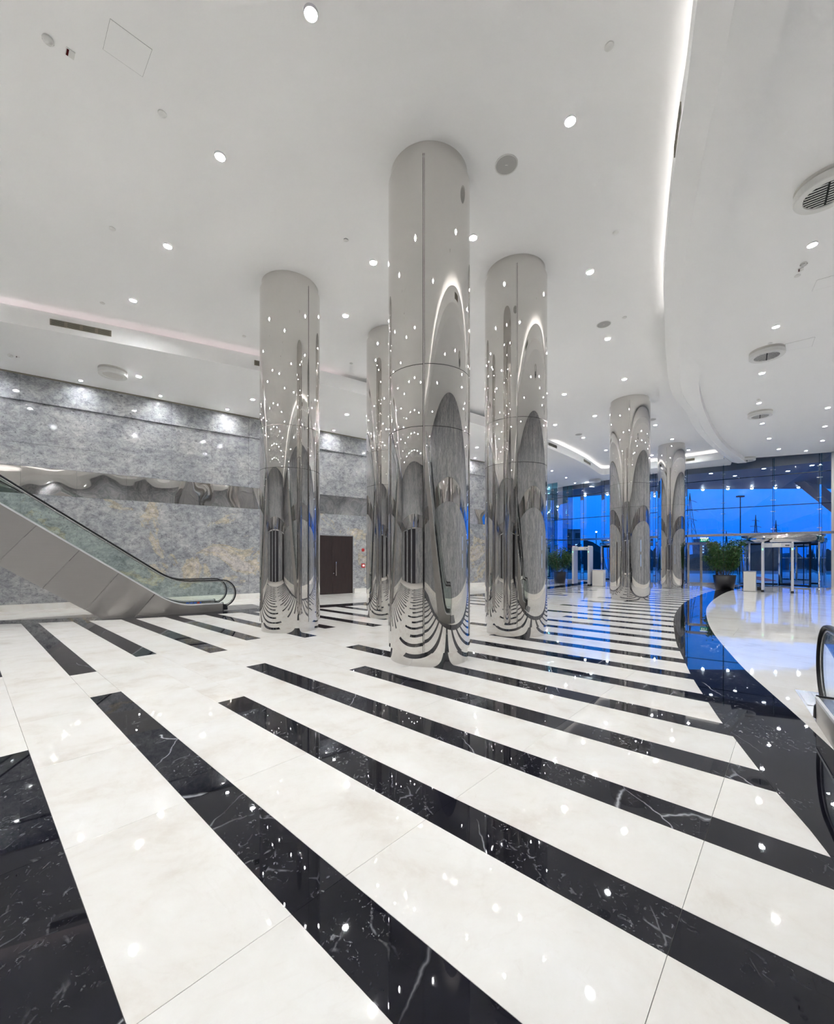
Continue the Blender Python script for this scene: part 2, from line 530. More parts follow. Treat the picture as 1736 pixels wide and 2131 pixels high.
def cove_edge(name, curve, sgn, label, strips, z0=HS - 0.03, z1=HS - 0.03, ztop=HS + 0.02):
    """lip, fascia, beam underside and trough of a dropped edge; sgn says on which side of the travel the beam lies"""
    c0, c1, c2 = curve, offset(curve, 0.06 * sgn), offset(curve, 0.30 * sgn)
    m = MB()
    m.ribbon([V3(p, z0) for p in c0], [V3(p, HC - 0.16) for p in c0])       # fascia
    m.ribbon([V3(p, HC - 0.16) for p in c0], [V3(p, HC - 0.16) for p in c1])       # lip
    m.ribbon([V3(p, HC - 0.16) for p in c1], [V3(p, HC - 0.26) for p in c1])
    m.ribbon([V3(p, HC - 0.26) for p in c1], [V3(p, HC - 0.26) for p in c2])       # trough floor
    m.ribbon([V3(p, HC - 0.26) for p in c2], [V3(p, HC + 0.02) for p in c2])       # trough back
    m.ribbon([V3(p, z0) for p in c0], [V3(p, z1) for p in c2])       # underside
    m.ribbon([V3(p, z1) for p in c2], [V3(p, ztop) for p in c2])
    o = structure(m.build(name, 'plaster'), label, 'ceiling trim')
    a, b = offset(curve, 0.15 * sgn), offset(curve, 0.20 * sgn)
    for i0, i1, mt in strips:
        MB().ribbon([V3(p, HC - 0.235) for p in a[i0:i1]], [V3(p, HC - 0.235) for p in b[i0:i1]]).build('cove_light_strip', mt, o)
    return o
nL = len(LIP_L)
iL = min(range(nL), key=lambda i: (LIP_L[i] - Vector((6.6, 20.1))).length)
iM = min(range(nL), key=lambda i: (LIP_L[i] - Vector((-2.2, 13.0))).length)
trim_1 = cove_edge('trim_1', LIP_LB, 1, 'dropped white ceiling edge with pink cove light along the stone wall', [(0, iM + 1, 'cove'), (iL, len(LIP_LB), 'cove_w')])
iR = min(range(len(LIP_R)), key=lambda i: (LIP_R[i] - Vector((6.0, 10.0))).length)
trim_2 = cove_edge('trim_2', LIP_R, -1, 'curved white ceiling beam sweeping towards the glass entrance', [(0, iR, 'cove_w')], HS + 0.01, HS - 0.11, HS - 0.09)
# second half of the curved beam and its far edge
m = MB()
c2 = resample(offset(LIP_R, -0.30), n=90)
c3 = resample(BEAM_R, n=90)
m.ribbon([V3(p, HS - 0.10) for p in c2], [V3(p, HS - 0.10) for p in c3])
m.ribbon([V3(p, HS - 0.10) for p in c3], [V3(p, HR + 0.02) for p in c3])
m.build('beam_underside', 'plaster', trim_2)
# perimeter ceiling on the stone-wall side and round to the entrance
pc = offset(LIP_LB, 0.30)
k = min(range(len(LIP_R)), key=lambda i: (LIP_R[i] - Vector((15.6, 21.2))).length)
poly = [wl(WL_A)] + [wl(WL_B)] + FACADE[:5] + [Vector((17.75, 23.52)), LIP_R[-1]] + list(reversed(LIP_R[k:-1])) + list(reversed(pc))
structure(MB().flat(poly, HS).build('ceiling', 'plaster'), 'lower white ceiling strip above the grey stone wall', 'ceiling')
poly = BEAM_R + [FACADE[5], wr(0), wr(WR_A)]
structure(MB().flat(poly, HR).build('ceiling', 'plaster'), 'white ceiling on the far side of the curved beam', 'ceiling')

# ------------------------------------------------------------------ floor
def floor_region(poly_xy): return [pq(Vector(p)) for p in poly_xy]
FLB = smooth_curve([(-27, 3.6), (-20, 5.6), (-14.5, 7.5)] + [tuple(PF(*p)) for p in ((0, 1299), (47, 1297.7), (154.8, 1293.2), (253.2, 1289), (345, 1284), (450, 1278), (667, 1264.8), (764, 1258.5), (980, 1241.5), (1010, 1239.5), (1138.7, 1226), (1194, 1219))] + [(11.6, 26.9)], 5)
FLB2 = offset(FLB, 0.72)
FRB = smooth_curve([(-8.2, -16.5), (-4.2, -9), (-1.2, -4), (0.62, -0.6)] + [tuple(PF(*p)) for p in ((1721, 1772), (1610, 1641.5), (1576, 1597.5), (1523, 1529), (1498, 1497), (1472, 1458), (1443, 1413), (1420.3, 1366), (1409, 1341), (1403.7, 1316), (1402, 1291), (1408, 1272.6), (1424.5, 1254.3), (1445, 1243.5), (1482.5, 1230), (1530, 1222))] + [(18.9, 23.9)], 4)
FRB2 = smooth_curve([(-6.6, -17), (-2.6, -9.5), (0.1, -4), (1.75, 0.2)] + [tuple(PF(*p)) for p in ((1736, 1561), (1659, 1489.6), (1595, 1433), (1552.4, 1395), (1516, 1355.5), (1488.4, 1322), (1474.7, 1297.6), (1470, 1276), (1471.6, 1264), (1488.4, 1245.7), (1522, 1229), (1561.6, 1222))] + [(19.6, 22.7)], 4)
m = MB().flat([wl(WL_A, -0.2), wl(WL_B, -0.2), FACADE[0], FACADE[1], FACADE[2], FACADE[3], FACADE[4], FACADE[5], wr(0, -0.2), wr(WR_A, -0.2)], -0.012)
floor = structure(m.build('floor', simple('grout', (0.60, 0.57, 0.53), 0.8)), 'polished cream and black striped marble floor', 'floor')

PITCH, BW, Q0, SEAM, PS = 0.8665, 0.281, 0.08, 1.22, 0.36
stripe_poly = floor_region(FRB + [FACADE[4], FACADE[3], FACADE[2]] + list(reversed(FLB)))
cells = []                                     # (kind, poly in pq)
GAP = 0.0012
def add_cells(kind, region, p0, p1, q0, q1, step, phase):
    k = math.floor((p0 - phase) / step)
    while phase + k * step < p1:
        a, b = max(p0, phase + k * step), min(p1, phase + (k + 1) * step)
        k += 1
        if b - a < 0.02: continue
        poly = clip_rect(region, a + GAP, b - GAP, q0 + GAP, q1 - GAP)
        if len(poly) >= 3:
            clean = []
            for v in poly:
                if not clean or (abs(v[0] - clean[-1][0]) + abs(v[1] - clean[-1][1])) > 1e-4: clean.append(v)
            if len(clean) >= 3 and abs(area(clean)) > 0.004: cells.append((kind, clean))
for k in range(-12, 36):
    qa = Q0 + k * PITCH
    st, en = (4.47, 7.47) if k % 2 == 0 else (5.66, 6.90)
    add_cells('black', stripe_poly, -14, st, qa, qa + BW, SEAM, PS)
    add_cells('white', stripe_poly, st, en, qa, qa + BW, SEAM, PS)
    add_cells('black', stripe_poly, en, 26, qa, qa + BW, SEAM, PS)
    add_cells('white', stripe_poly, -14, 26, qa + BW, qa + PITCH, SEAM, PS)
def screen_area(poly):
    pts = []
    for p, q in poly:
        v = xy(p, q)
        if v.y < 0.7: return 0.0
        pts.append((CX + F * v.x / v.y, HY + F * EYE / v.y))
    c = (sum(a[0] for a in pts) / len(pts), sum(a[1] for a in pts) / len(pts))
    if not (-250 < c[0] < 1990 and c[1] < 2500): return 0.0
    return abs(area(pts))
def tile_mesh(mbx, poly):
    if area(poly) < 0: poly = poly[::-1]
    w = [xy(*a) for a in poly]
    mbx.prism([(a.x, a.y) for a in w], -0.011, 0.0)
for kind, nm in (('white', 'cream_floor_tile'), ('black', 'black_floor_tile')):
    sel = sorted([c[1] for c in cells if c[0] == kind], key=screen_area, reverse=True)
    for poly in sel[:290]: 
        t = MB(); tile_mesh(t, poly); t.build(nm, kind, floor)
    rest = MB()
    for poly in sel[290:]: tile_mesh(rest, poly)
    o = rest.build(nm + 's_beyond', kind, floor)
    o['kind'] = 'stuff'
# black border bands, laid in lengths
for A, B in ((FLB, FLB2), (FRB, FRB2)):
    n = 240
    a, b = resample(A, n=n + 1), resample(B, n=n + 1)
    for i in range(0, n, 8):
        a_, b_ = a[i:i + 9], b[i:i + 9]
        ga = [p.lerp(q, 0.0012) for p, q in zip(a_, b_)]
        gb = [q.lerp(p, 0.0012) for p, q in zip(a_, b_)]
        ga[-1], gb[-1] = ga[-1].lerp(ga[-2], 0.012), gb[-1].lerp(gb[-2], 0.012)
        MB().prism(ga + gb[::-1], -0.011, 0.0).build('border_floor_tile', 'black', floor)
# plain cream floor on both sides of the bands
left_poly = floor_region(list(FLB2) + [Vector((11.2, 29.6)), FACADE[1], FACADE[0], wl(WL_B), wl(WL_A)])
right_poly = floor_region(list(FRB2) + [FACADE[5], wr(0), wr(WR_A)])
cells.clear()
for reg in (left_poly, right_poly):
    for k in range(-18, 34):
        add_cells('slab', reg, -12, 30, 0.4 + k * 1.22, 0.4 + (k + 1) * 1.22, 2.44, 0.9 + (k % 2) * 1.22)
sel = sorted([c[1] for c in cells], key=screen_area, reverse=True)
for poly in sel[:140]:
    t = MB(); tile_mesh(t, poly); t.build('cream_floor_slab', 'white', floor)
rest = MB()
for poly in sel[140:]: tile_mesh(rest, poly)
rest.build('cream_floor_slabs_beyond', 'white', floor)['kind'] = 'stuff'

# ------------------------------------------------------------------ left wall of grey stone
def wall_box(mbx, t0, t1, z0, z1, o0, o1, W=wl):
    a, b, c, d = W(t0, o0), W(t1, o0), W(t1, o1), W(t0, o1)
    v = [V3(p, z0) for p in (a, b, c, d)] + [V3(p, z1) for p in (a, b, c, d)]
    return mbx.add(v, [(0, 3, 2, 1), (4, 5, 6, 7), (0, 1, 5, 4), (1, 2, 6, 5), (2, 3, 7, 6), (3, 0, 4, 7)])
wall_left = structure(wall_box(MB(), WL_A, WL_B, 0, HC, -0.25, -0.05).build('wall_left', 'wall_hi'), 'tall grey stone wall with a rippled mirror band and dark doors', 'wall')
ROWS = [(0.20, 1.74, 'wall_lo', 0.0), (1.74, 3.37, 'wall_lo', 0.0), (3.37, 4.16, 'wavy', -0.012), (4.16, 4.82, 'wall_hi', 0.0), (4.82, 6.02, 'wall_hi', 0.004), (6.02, HS, 'wall_hi', 0.045)]
DOOR = (-0.46, 1.50, 2.50)
for ri, (z0, z1, mt, proud) in enumerate(ROWS):
    nm = 'mirror_panel' if mt == 'wavy' else 'stone_panel'
    step = 1.245
    t = -9.077 - 3 * step
    while t < WL_B - 0.1:
        a, b = t + 0.002, min(t + step, WL_B) - 0.002
        t += step
        rects = [(a, b, z0 + 0.002, z1 - 0.002)]
        if z0 < DOOR[2] and b > DOOR[0] and a < DOOR[1]:
            rects = []
            if a < DOOR[0] - 0.03: rects.append((a, DOOR[0] - 0.002, z0, z1))
            if b > DOOR[1] + 0.03: rects.append((DOOR[1] + 0.002, b, z0, z1))
            if z1 > DOOR[2] + 0.02: rects.append((max(a, DOOR[0]), min(b, DOOR[1]), max(z0, DOOR[2]) + 0.002, z1 - 0.002))
        for r in rects: wall_box(MB(), r[0], r[1], r[2], r[3], -0.05, proud).build(nm, mt, wall_left)
wall_box(MB(), WL_A, -9.077 - 3 * 1.245 - 0.002, 0.2, 3.37, -0.05, 0.0).build('stone_panel', 'wall_lo', wall_left)
wall_box(MB(), WL_A, -9.077 - 3 * 1.245 - 0.002, 3.37, 4.16, -0.05, -0.012).build('mirror_panel', 'wavy', wall_left)
base = MB()
wall_box(base, WL_A, DOOR[0] - 0.06, 0, 0.20, -0.05, 0.02)
wall_box(base, DOOR[1] + 0.06, WL_B, 0, 0.20, -0.05, 0.02)
structure(base.build('baseboard_left', 'white'), 'pale marble baseboard under the grey stone wall', 'baseboard')
structure(wall_box(MB(), WL_A, WL_B, HS - 0.045, HS, 0.047, 0.06).build('trim_3', simple('bronze_shadow_gap', (0.25, 0.235, 0.19), 0.6)), 'thin bronze strip where the stone wall meets the ceiling', 'trim')
# double doors
door = structure(wall_box(MB(), DOOR[0], DOOR[1], DOOR[2] - 0.035, DOOR[2], -0.05, 0.012).build('door_1', 'steel'), 'dark brown wooden double doors in the grey stone wall', 'door')
for t0, t1 in ((DOOR[0], DOOR[0] + 0.03), (DOOR[1] - 0.03, DOOR[1])): wall_box(MB(), t0, t1, 0, DOOR[2] - 0.037, -0.05, 0.012).build('door_jamb', 'steel', door)
for t0, t1 in ((DOOR[0] + 0.034, 0.515), (0.521, DOOR[1] - 0.034)): leaf = wall_box(MB(), t0, t1, 0.006, DOOR[2] - 0.04, -0.045, -0.01).build('door_leaf', 'wood', door)
a = wl(0.68, 0.035)
hd = MB().tube([V3(a, 0.78), V3(a, 1.36)], 0.016, 10)
for z in (0.88, 1.26): hd.tube([V3(wl(0.68, -0.011), z), V3(a, z)], 0.01, 8)
hd.build('door_pull', 'chrome', leaf)
MB().tube([V3(wl(0.575, -0.012), 0.88), V3(wl(0.575, 0.02), 0.88)], 0.022, 12).build('door_lock', 'chrome', leaf)
# alarm sounder and call point
p = wl(1.98, 0.0)
rz = math.atan2(WLN.y, WLN.x)
s = thing('alarm_sounder', 'round red alarm sounder on the stone wall beside the dark doors', 'alarm', (p.x, p.y, 1.88), rz)
MB().add([(x, y, z) for (y, z, x) in MB().lathe([(0.0, 0.0), (0.075, 0.0), (0.075, 0.02), (0.06, 0.045), (0.0, 0.055)], 18).v], MB().lathe([(0, 0)] * 5, 18).f).build('sounder_body', 'red', s, True)
MB().add([(x, y, z) for (y, z, x) in MB().lathe([(0.0, 0.056), (0.02, 0.056), (0.02, 0.066), (0.0, 0.07)], 12).v], MB().lathe([(0, 0)] * 4, 12).f).build('sounder_grille', 'redd', s)
s = thing('fire_call_point', 'square red fire alarm call point on the stone wall, below the round sounder', 'call point', (p.x, p.y, 1.19), rz)
MB().box(0.0, 0.045, -0.075, 0.075, -0.09, 0.09).build('call_point_box', 'red', s)
MB().box(0.0455, 0.049, -0.04, 0.045, -0.035, 0.04).build('call_point_glass', 'signw', s)
MB().box(0.0495, 0.052, -0.012, 0.012, -0.012, 0.012).build('call_point_button', 'redd', s)

# ------------------------------------------------------------------ right wall and wall behind the camera (seen in the mirrors)
wall_right = structure(wall_box(MB(), WR_A, 0, 0, HC, -0.25, 0.0, wr).build('wall_right', 'wall_hi'), 'grey stone wall at the right end of the glass entrance', 'wall')
for k in range(19):
    t0 = WR_A + k * 2.5
    wall_box(MB(), t0 + 0.004, t0 + 2.496, 3.37, 4.16, 0.0, 0.02, wr).build('mirror_panel', 'wavy', wall_right)
    wall_box(MB(), t0 + 0.004, t0 + 2.496, 0.2, 3.365, 0.0, 0.03, wr).build('stone_panel', 'wall_hi', wall_right)
    wall_box(MB(), t0 + 0.004, t0 + 2.496, 4.165, 6.0, 0.0, 0.03, wr).build('stone_panel', 'wall_hi', wall_right)
structure(wall_box(MB(), WR_A, 0, 0, 0.20, 0.0, 0.05, wr).build('baseboard_right', 'white'), 'pale marble baseboard at the right wall', 'baseboard')
wall_box(MB(), -15.2, -14.9, 0.9, 2.6, 0.03, 0.05, wr).build('display_surround', 'dark', wall_right)
for z in (1.1, 1.85): wall_box(MB(), -15.17, -14.93, z, z + 0.6, 0.05, 0.056, wr).build('display_screen', 'screen', wall_right)
wall_box(MB(), -12.3, -12.0, 0.2, 3.1, 0.03, 0.05, wr).build('dark_slot', 'dark', wall_right)
def back_box(p0, p1, z0, z1, q0, q1, nm, mt, parent=None):
    c = [xy(p0, q0), xy(p1, q0), xy(p1, q1), xy(p0, q1)]
    return MB().prism([(v.x, v.y) for v in c], z0, z1).build(nm, mt, parent)
wall_back = structure(back_box(-12, 24, 0, HC, BACK_Q - 0.3, BACK_Q, 'wall_back', 'plaster'), 'pale wall with grey stone piers and dark doorways behind the viewer', 'wall')
for pa, pb in ((-12, -6), (-3.2, 2.6), (6.2, 7.4), (10.8, 12.2), (15.2, 24)):
    back_box(pa, pb, 0, 3.35, BACK_Q, BACK_Q + 0.25, 'stone_pier', 'wall_hi', wall_back)
for pa, pb in ((-5.95, -3.25), (2.65, 6.15), (7.45, 10.75), (12.25, 15.15)):
    back_box(pa, pb, 0, 3.3, BACK_Q, BACK_Q + 0.05, 'dark_doorway', 'darkwall', wall_back)
back_box(-12, 24, 3.37, 4.16, BACK_Q, BACK_Q + 0.27, 'mirror_panel', 'wavy', wall_back)
back_box(-12, 24, 4.17, HC, BACK_Q, BACK_Q + 0.2, 'stone_panel', 'wall_hi', wall_back)

# ------------------------------------------------------------------ mirrored columns
COLS = [
    ((0.184, 6.35), 0.62, 188.5, 'tallest mirrored steel column standing nearest in the middle of the hall'),
    ((-2.725, 8.94), 0.62, 128.0, 'mirrored steel column beside the dark wooden doors, nearest to the far escalator'),
    ((-0.70, 10.9), 0.62, 150.0, 'mirrored column partly hidden behind the tallest nearest column'),
    ((2.015, 8.49), 0.62, 191.0, 'mirrored steel column directly right of the tallest one, before the blue windows'),
    ((7.845, 15.33), 0.675, 207.0, 'mirrored column beside the white box and wide grey security arch'),
    ((13.05, 21.32), 0.62, 230.0, 'farthest and slimmest mirrored column, beside the larger potted shrub'),
]
def half_shell(r, z0, z1, a0, a1, n=40):
    m = MB()
    m.lathe([(r, z0), (r, z1)], n, a0=a0, a1=a1)
    ri = r - 0.012
    m.lathe([(ri, z0), (r, z0)], n, a0=a0, a1=a1)
    m.lathe([(r, z1), (ri, z1)], n, a0=a0, a1=a1)
    for a in (a0, a1):
        c, s_ = math.cos(a), math.sin(a)
        m.add([(ri * c, ri * s_, z0), (r * c, r * s_, z0), (r * c, r * s_, z1), (ri * c, ri * s_, z1)], [(0, 1, 2, 3)])
    return m
for (x, y), r, bear, lab in COLS:
    c = thing('mirrored_column', lab, 'column', (x, y, 0), 0, 'mirrored columns down the hall', 'thing')
    seam = math.pi / 2 - math.radians(bear)
    g = 0.0125 / r
    MB().lathe([(r - 0.05, 0.0), (r - 0.05, HC)], 64).build('column_core', 'seam', c, True)
    MB().lathe([(r - 0.032, 0.0), (r - 0.032, 0.196)], 72).build('base_ring', 'mirror', c, True)
    for z0, z1 in ((0.20, 3.335), (3.343, 4.192), (4.20, HC - 0.175)):
        for k in (0, 1):
            a0 = seam + k * math.pi + g
            half_shell(r, z0, z1, a0, a0 + math.pi - 2 * g).build('mirror_panel', 'mirror', c, True)
    for k in (0, 1):
        a = seam + k * math.pi
        MB().lathe([(r - 0.004, 0.2), (r - 0.004, HC - 0.175)], 1, a0=a - g * 0.55, a1=a + g * 0.55).build('seam_strip', 'chrome', c)
    MB().lathe([(r - 0.035, HC - 0.172), (r - 0.035, HC - 0.001)], 72).build('top_ring', 'mirror', c, True)

# ------------------------------------------------------------------ escalators
SL = 0.735
def z_top(s):                                  # top of the side panels along the run
    if s > -0.72: return 0.24
    if s > -1.60:
        t = (-0.72 - s) / 0.88
        return 0.24 + SL * 0.44 * t * t
    return 0.24 + SL * (-1.16 - s)
def z_bot(s): return max(0.0, SL * (-2.74 - s))
def z_rail(s):
    if s > -0.80: return 0.885
    if s > -1.60:
        t = (-0.80 - s) / 0.80
        return 0.885 + SL * 0.40 * t * t
    return 0.885 + SL * (-1.20 - s)
def escalator(lab, origin, direction, g, s_end):
    d = Vector(direction).normalized()
    rz = math.atan2(d.y, d.x)
    e = thing('escalator', lab, 'escalator', (origin[0], origin[1], 0), rz)
    W = 1.36
    Y = lambda w: g * w
    seams = [-1.65 - 0.77 * k for k in range(40)]
    seams = [0.0] + [s for s in seams if s > s_end + 0.6]
    def foot(s):                               # where the slanting joint meets the lower edge
        if s == 0.0: return 0.0
        lo, hi = 0.0, 3.0
        for _ in range(40):
            k = (lo + hi) / 2
            if z_top(s) - k > z_bot(s - SL * k): lo = k
            else: hi = k
        return s - SL * lo
    for i, s in enumerate(seams):
        s2 = seams[i + 1] if i + 1 < len(seams) else s_end
        b1, b2 = foot(s), foot(s2)
        top = [s + (s2 - s) * k / 12 for k in range(13)]
        bot = sorted({b1, b2} | ({-2.74} if b2 < -2.74 < b1 else set()))
        bot = [x for x in bot]
        gap = 0.009 if i + 1 < len(seams) else 0
        poly = [(x + (gap if k == 12 else 0), z_top(x) - 0.022) for k, x in enumerate(top)] + [(x + (gap if k == 0 else 0), z_bot(x)) for k, x in enumerate(bot)]
        for w0, w1 in ((0.0, 0.02), (W - 0.02, W)):
            MB().side(poly, Y(w0), Y(w1)).build('side_panel', 'brushed', e)
    ss = [0.0 - k * 0.08 for k in range(int(-s_end / 0.08) + 1)]
    for w0, w1 in ((-0.006, 0.16), (W - 0.16, W + 0.006)):
        MB().ribbon([(s, Y(w0 - 0.002), z_top(s) - 0.026) for s in ss], [(s, Y(w0 - 0.002), z_top(s) + 0.002) for s in ss]).ribbon([(s, Y(w0 - 0.002), z_top(s) + 0.002) for s in ss], [(s, Y(w0 + 0.02), z_top(s) + 0.002) for s in ss]).build('deck_edge', 'edge', e)
        m = MB().ribbon([(s, Y(w0), z_top(s)) for s in ss], [(s, Y(w1), z_top(s)) for s in ss])
        m.ribbon([(s, Y(w0), z_top(s) - 0.02) for s in ss], [(s, Y(w0), z_top(s)) for s in ss])
        m.ribbon([(s, Y(w1), z_top(s) - 0.02) for s in ss], [(s, Y(w1), z_top(s)) for s in ss])
        m.build('deck', 'steel', e)
        wi = w1 if w0 < 0.5 else w0
        MB().ribbon([(s, Y(wi), z_top(s) - 0.30 if s < -0.9 else -0.0 + max(0.002, z_top(s) - 0.25)) for s in ss], [(s, Y(wi), z_top(s)) for s in ss]).build('inner_skirt', 'steel', e)
    MB().ribbon([(s, Y(0.021), z_bot(s) + 0.004) for s in ss], [(s, Y(W - 0.021), z_bot(s) + 0.004) for s in ss]).build('underside', 'brushed', e)
    for w0, w1 in ((0.0, 0.16), (W - 0.16, W)):
        MB().box(0.0005, 0.02, min(Y(w0), Y(w1)), max(Y(w0), Y(w1)), 0.0, 0.25).build('end_cap', 'blackmet', e)
    # glass, hand rail and its guide on both sides
    loop = [(0.36 * math.sin(math.pi * k / 28), 0.505 - 0.38 * math.cos(math.pi * k / 28)) for k in range(29)]
    rail_s = [-0.02 - 0.1 * k for k in range(int(-s_end / 0.1))]
    path = [(-0.06, 0.125)] + loop + [(s, z_rail(s)) for s in rail_s]
    for w in (0.085, W - 0.085):
        MB().tube([(s, Y(w), z) for s, z in path], 0.031, 10, 0.019, False, (0, 1, 0)).build('handrail', 'rubber', e, True)
        rail = e.children[-1]
        inner = [(0.322 * math.sin(math.pi * k / 28), 0.505 - 0.342 * math.cos(math.pi * k / 28)) for k in range(29)] + [(s, z_rail(s) - 0.038) for s in rail_s]
        MB().tube([(s, Y(w), z) for s, z in inner], 0.010, 8, 0.012, False, (0, 1, 0)).build('handrail_guide', 'steel', rail, True)
        cuts = [0.4, -0.62, -2.15, -3.7, -5.2, -6.7, -8.2, -9.7, -11.2]
        for c0, c1 in zip(cuts, cuts[1:]):
            if c0 < s_end + 0.3: break
            c1 = max(c1, s_end)
            if c0 > 0:
                poly = [(x - 0.06, z) for x, z in loop[4:25]] + [(-0.05, 0.835), (c1 + 0.003, z_rail(c1) - 0.05), (c1 + 0.003, z_top(c1) + 0.002), (0.0, z_top(0) + 0.002)]
            else:
                n = 10
                xs = [c0 + (c1 - c0) * k / n for k in range(n + 1)]
                poly = [(x, z_rail(x) - 0.05) for x in xs] + [(x, z_top(x) + 0.002) for x in reversed(xs)]
            MB().side(poly, Y(w) - 0.005, Y(w) + 0.005).build('glass_panel', 'bal', e)
        MB().add(*(lambda q: (q.v, q.f))(MB().lathe([(0.0, 0.16), (0.06, 0.15), (0.095, 0.10), (0.10, 0.0)], 16, (0.05, Y(w), 0.035)))).build('handrail_inlet', 'rubber', e, True)
    # steps
    run, n = 0.40, int(-s_end / 0.40)
    src = None
    for k in range(n):
        s = -0.2 - k * run
        z = 0.02 if s > -1.0 else 0.02 + SL * (-1.0 - s)
        if src is None:
            q = MB().box(-run, 0, 0.20, W - 0.20, -0.28, 0.0)
            for r_ in range(16): q.box(-run + 0.01, 0.0, 0.215 + r_ * 0.0585, 0.235 + r_ * 0.0585, 0.0, 0.012)
            q.v = [(a, g * b, c) for a, b, c in q.v]
            src = q.build('step', 'blackmet', e, loc=(s, 0, z))
        else:
            inst(src, e, (s, 0, z))
    # comb plate let into the floor
    q = MB().box(0.021, 1.17, min(Y(0.0), Y(W)), max(Y(0.0), Y(W)), -0.002, 0.006)
    q.build('landing_plate', 'steel', e)
    ln = None
    for k in range(12):
        a, b = Y(0.02 + k * 0.11), Y(0.02 + k * 0.11 + 0.10)
        MB().box(0.55, 1.15, min(a, b), max(a, b), 0.006, 0.010).build('landing_plate_slat', 'steel', e)
    return e, Y, W
esc1, Y1, W1 = escalator('escalator rising past the grey stone wall, with brushed steel sides and green glass', (-5.56, 11.9), (0.807, 0.59), 1, -8.2)
# small printed sticker on the inner face of the far skirt
for k, (a, b, mt) in enumerate(((-0.78, -0.70, 'blue'), (-0.68, -0.60, 'blue'), (-0.58, -0.50, 'blue'), (-0.48, -0.42, 'red'), (-0.41, -0.37, 'blue'))):
    MB().box(a, b, W1 - 0.168, W1 - 0.1605, 0.12, 0.19).build('sticker', mt, esc1)
esc2, Y2, W2 = escalator('escalator cut off at the frame edge, its rounded black handrail end showing', (3.67, 3.82), (0.574, 0.819), -1, -8.2)

# ------------------------------------------------------------------ ceiling fittings
def make_downlight(r):
    root = thing('downlight', 'x', 'downlight')
    MB().lathe([(r * 1.20, 0.0), (r * 1.20, -0.004), (r * 1.06, -0.024), (r * 1.0, -0.024), (r * 1.0, -0.002)], 24).build('trim_ring', 'trim', root, True)
    m = MB().disc(r, -0.004, 12)
    m.f = [tuple(reversed(f)) for f in m.f]
    m.build('lamp_disc', 'lamp', root)
    return root
protos = {}
def downlight(v, z, label, group, r=0.066):
    if r not in protos:
        o = protos[r] = make_downlight(r)
    else:
        s = protos[r]
        o = inst(s)
        for ch in s.children: inst(ch, o)
    o.location = (v[0], v[1], z)
    tag(o, label, 'downlight', group)
    return o
G1, G2, G3 = 'downlights in the main ceiling', 'downlights in the lower ceiling by the stone wall', 'downlights in the ceiling by the entrance'
MAIN = [
    (647, 26, 'largest bright downlight at the top of the picture in the white ceiling'),
    (458, 324, 'bright downlight between the top one and the row leading to the pink cove light'),
    (349, 511, 'downlight above the left half of the room, second from the pink cove light'),
    (277, 624, 'downlight nearest the pink cove light and the long khaki grille'),
    (719, 656, 'downlight between the two columns beside the dark doors'),
    (777, 545, 'downlight just left of the shaft of the tallest column'),
    (1187, 250, 'bright downlight right of the round speaker and the tallest column'),
    (1228, 565, 'downlight right of the top of the second tall column'),
    (1265, 704, 'downlight just below the smaller oval ceiling speaker'),
    (985, 493, 'downlight touching the right edge of the tallest column'),
    (1299.5, 788.5, 'downlight just above the top of the column by the grey security arch'),
    (1174.5, 820, 'downlight right of the second tall column, level with the far column top'),
    (1238, 865, 'small downlight left of the top of the column by the security arch'),
    (1155.5, 883.5, 'small downlight hugging the right side of the second tall column'),
    (1214, 910.5, 'small downlight beside the faint far speaker disc'),
    (1364, 884, 'small downlight right of the top of the column by the security arch'),
    (1399, 913.5, 'small downlight just above the farthest column'),
    (1433, 936, 'small downlight right of the top of the farthest column'),
    (1357, 947, 'tiny downlight between the two far columns above the white cove'),
    (1261.3, 936.5, 'tiny downlight left of the column by the security arch, near the white cove'),
]
for x, y, lab in MAIN: downlight(PC(x, y, HC), HC, lab, G1)
for p, q in ((1.4, 2.55), (8.6, 5.44), (8.5, 8.57), (6.1, 11.49), (8.6, 11.49), (3.8, -0.4), (6.1, -0.4), (8.6, -0.4), (11.0, -0.4), (13.4, -0.4), (3.8, -3.3), (6.1, -3.3), (8.6, -3.3), (11.0, -3.3), (14, -3.3), (1.6, -3.3), (3.8, -6.2), (6.1, -6.2), (8.6, -6.2), (11.0, -6.2), (1.4, -6.2), (14, -6.2)) + tuple((p_, q_) for q_ in (-9.1, -12.2) for p_ in (-1.0, 1.4, 3.8, 6.1, 8.6, 11.0, 14.0, 16.5)):
    downlight(xy(p, q), HC, 'unseen downlight added to carry on the main ceiling rows for extra light', 'downlights out of direct view')  # added rows, mostly behind the camera, to brighten the hall around the viewer
LEFT = [
    (289, 783, 'downlight beside the round white ceiling diffuser', 0.066),
    (168, 791, 'small wall-washer downlight left of the round diffuser, close to the stone', 0.048),
    (334, 823, 'small wall-washer downlight below the round diffuser, close to the stone', 0.048),
    (473.4, 851.3, 'small wall-washer downlight nearest the left edge of the doors-side column', 0.048),
    (722, 862, 'downlight above the dark doors in the lower ceiling', 0.066),
    (695, 895, 'small wall-washer downlight above the dark doors', 0.048),
    (1149, 979.4, 'downlight right of the second tall column, nearest it above the blue glass', 0.06),
    (1178, 993.5, 'downlight above the corner of the blue glass', 0.06),
    (1197, 1004.6, 'downlight at the very edge of the ceiling over the smaller shrub', 0.06),
]
for x, y, lab, r in LEFT: downlight(PC(x, y, HS), HS, lab, G2, r)
for t in (-15.8, -13.8, -11.8, -9.75, -1.65, 2.4, 4.4, 6.4, 8.4, 10.4): downlight(wl(t, 0.43), HS, 'wall-washer downlight by the stone wall out of direct view', 'downlights out of direct view', 0.048)
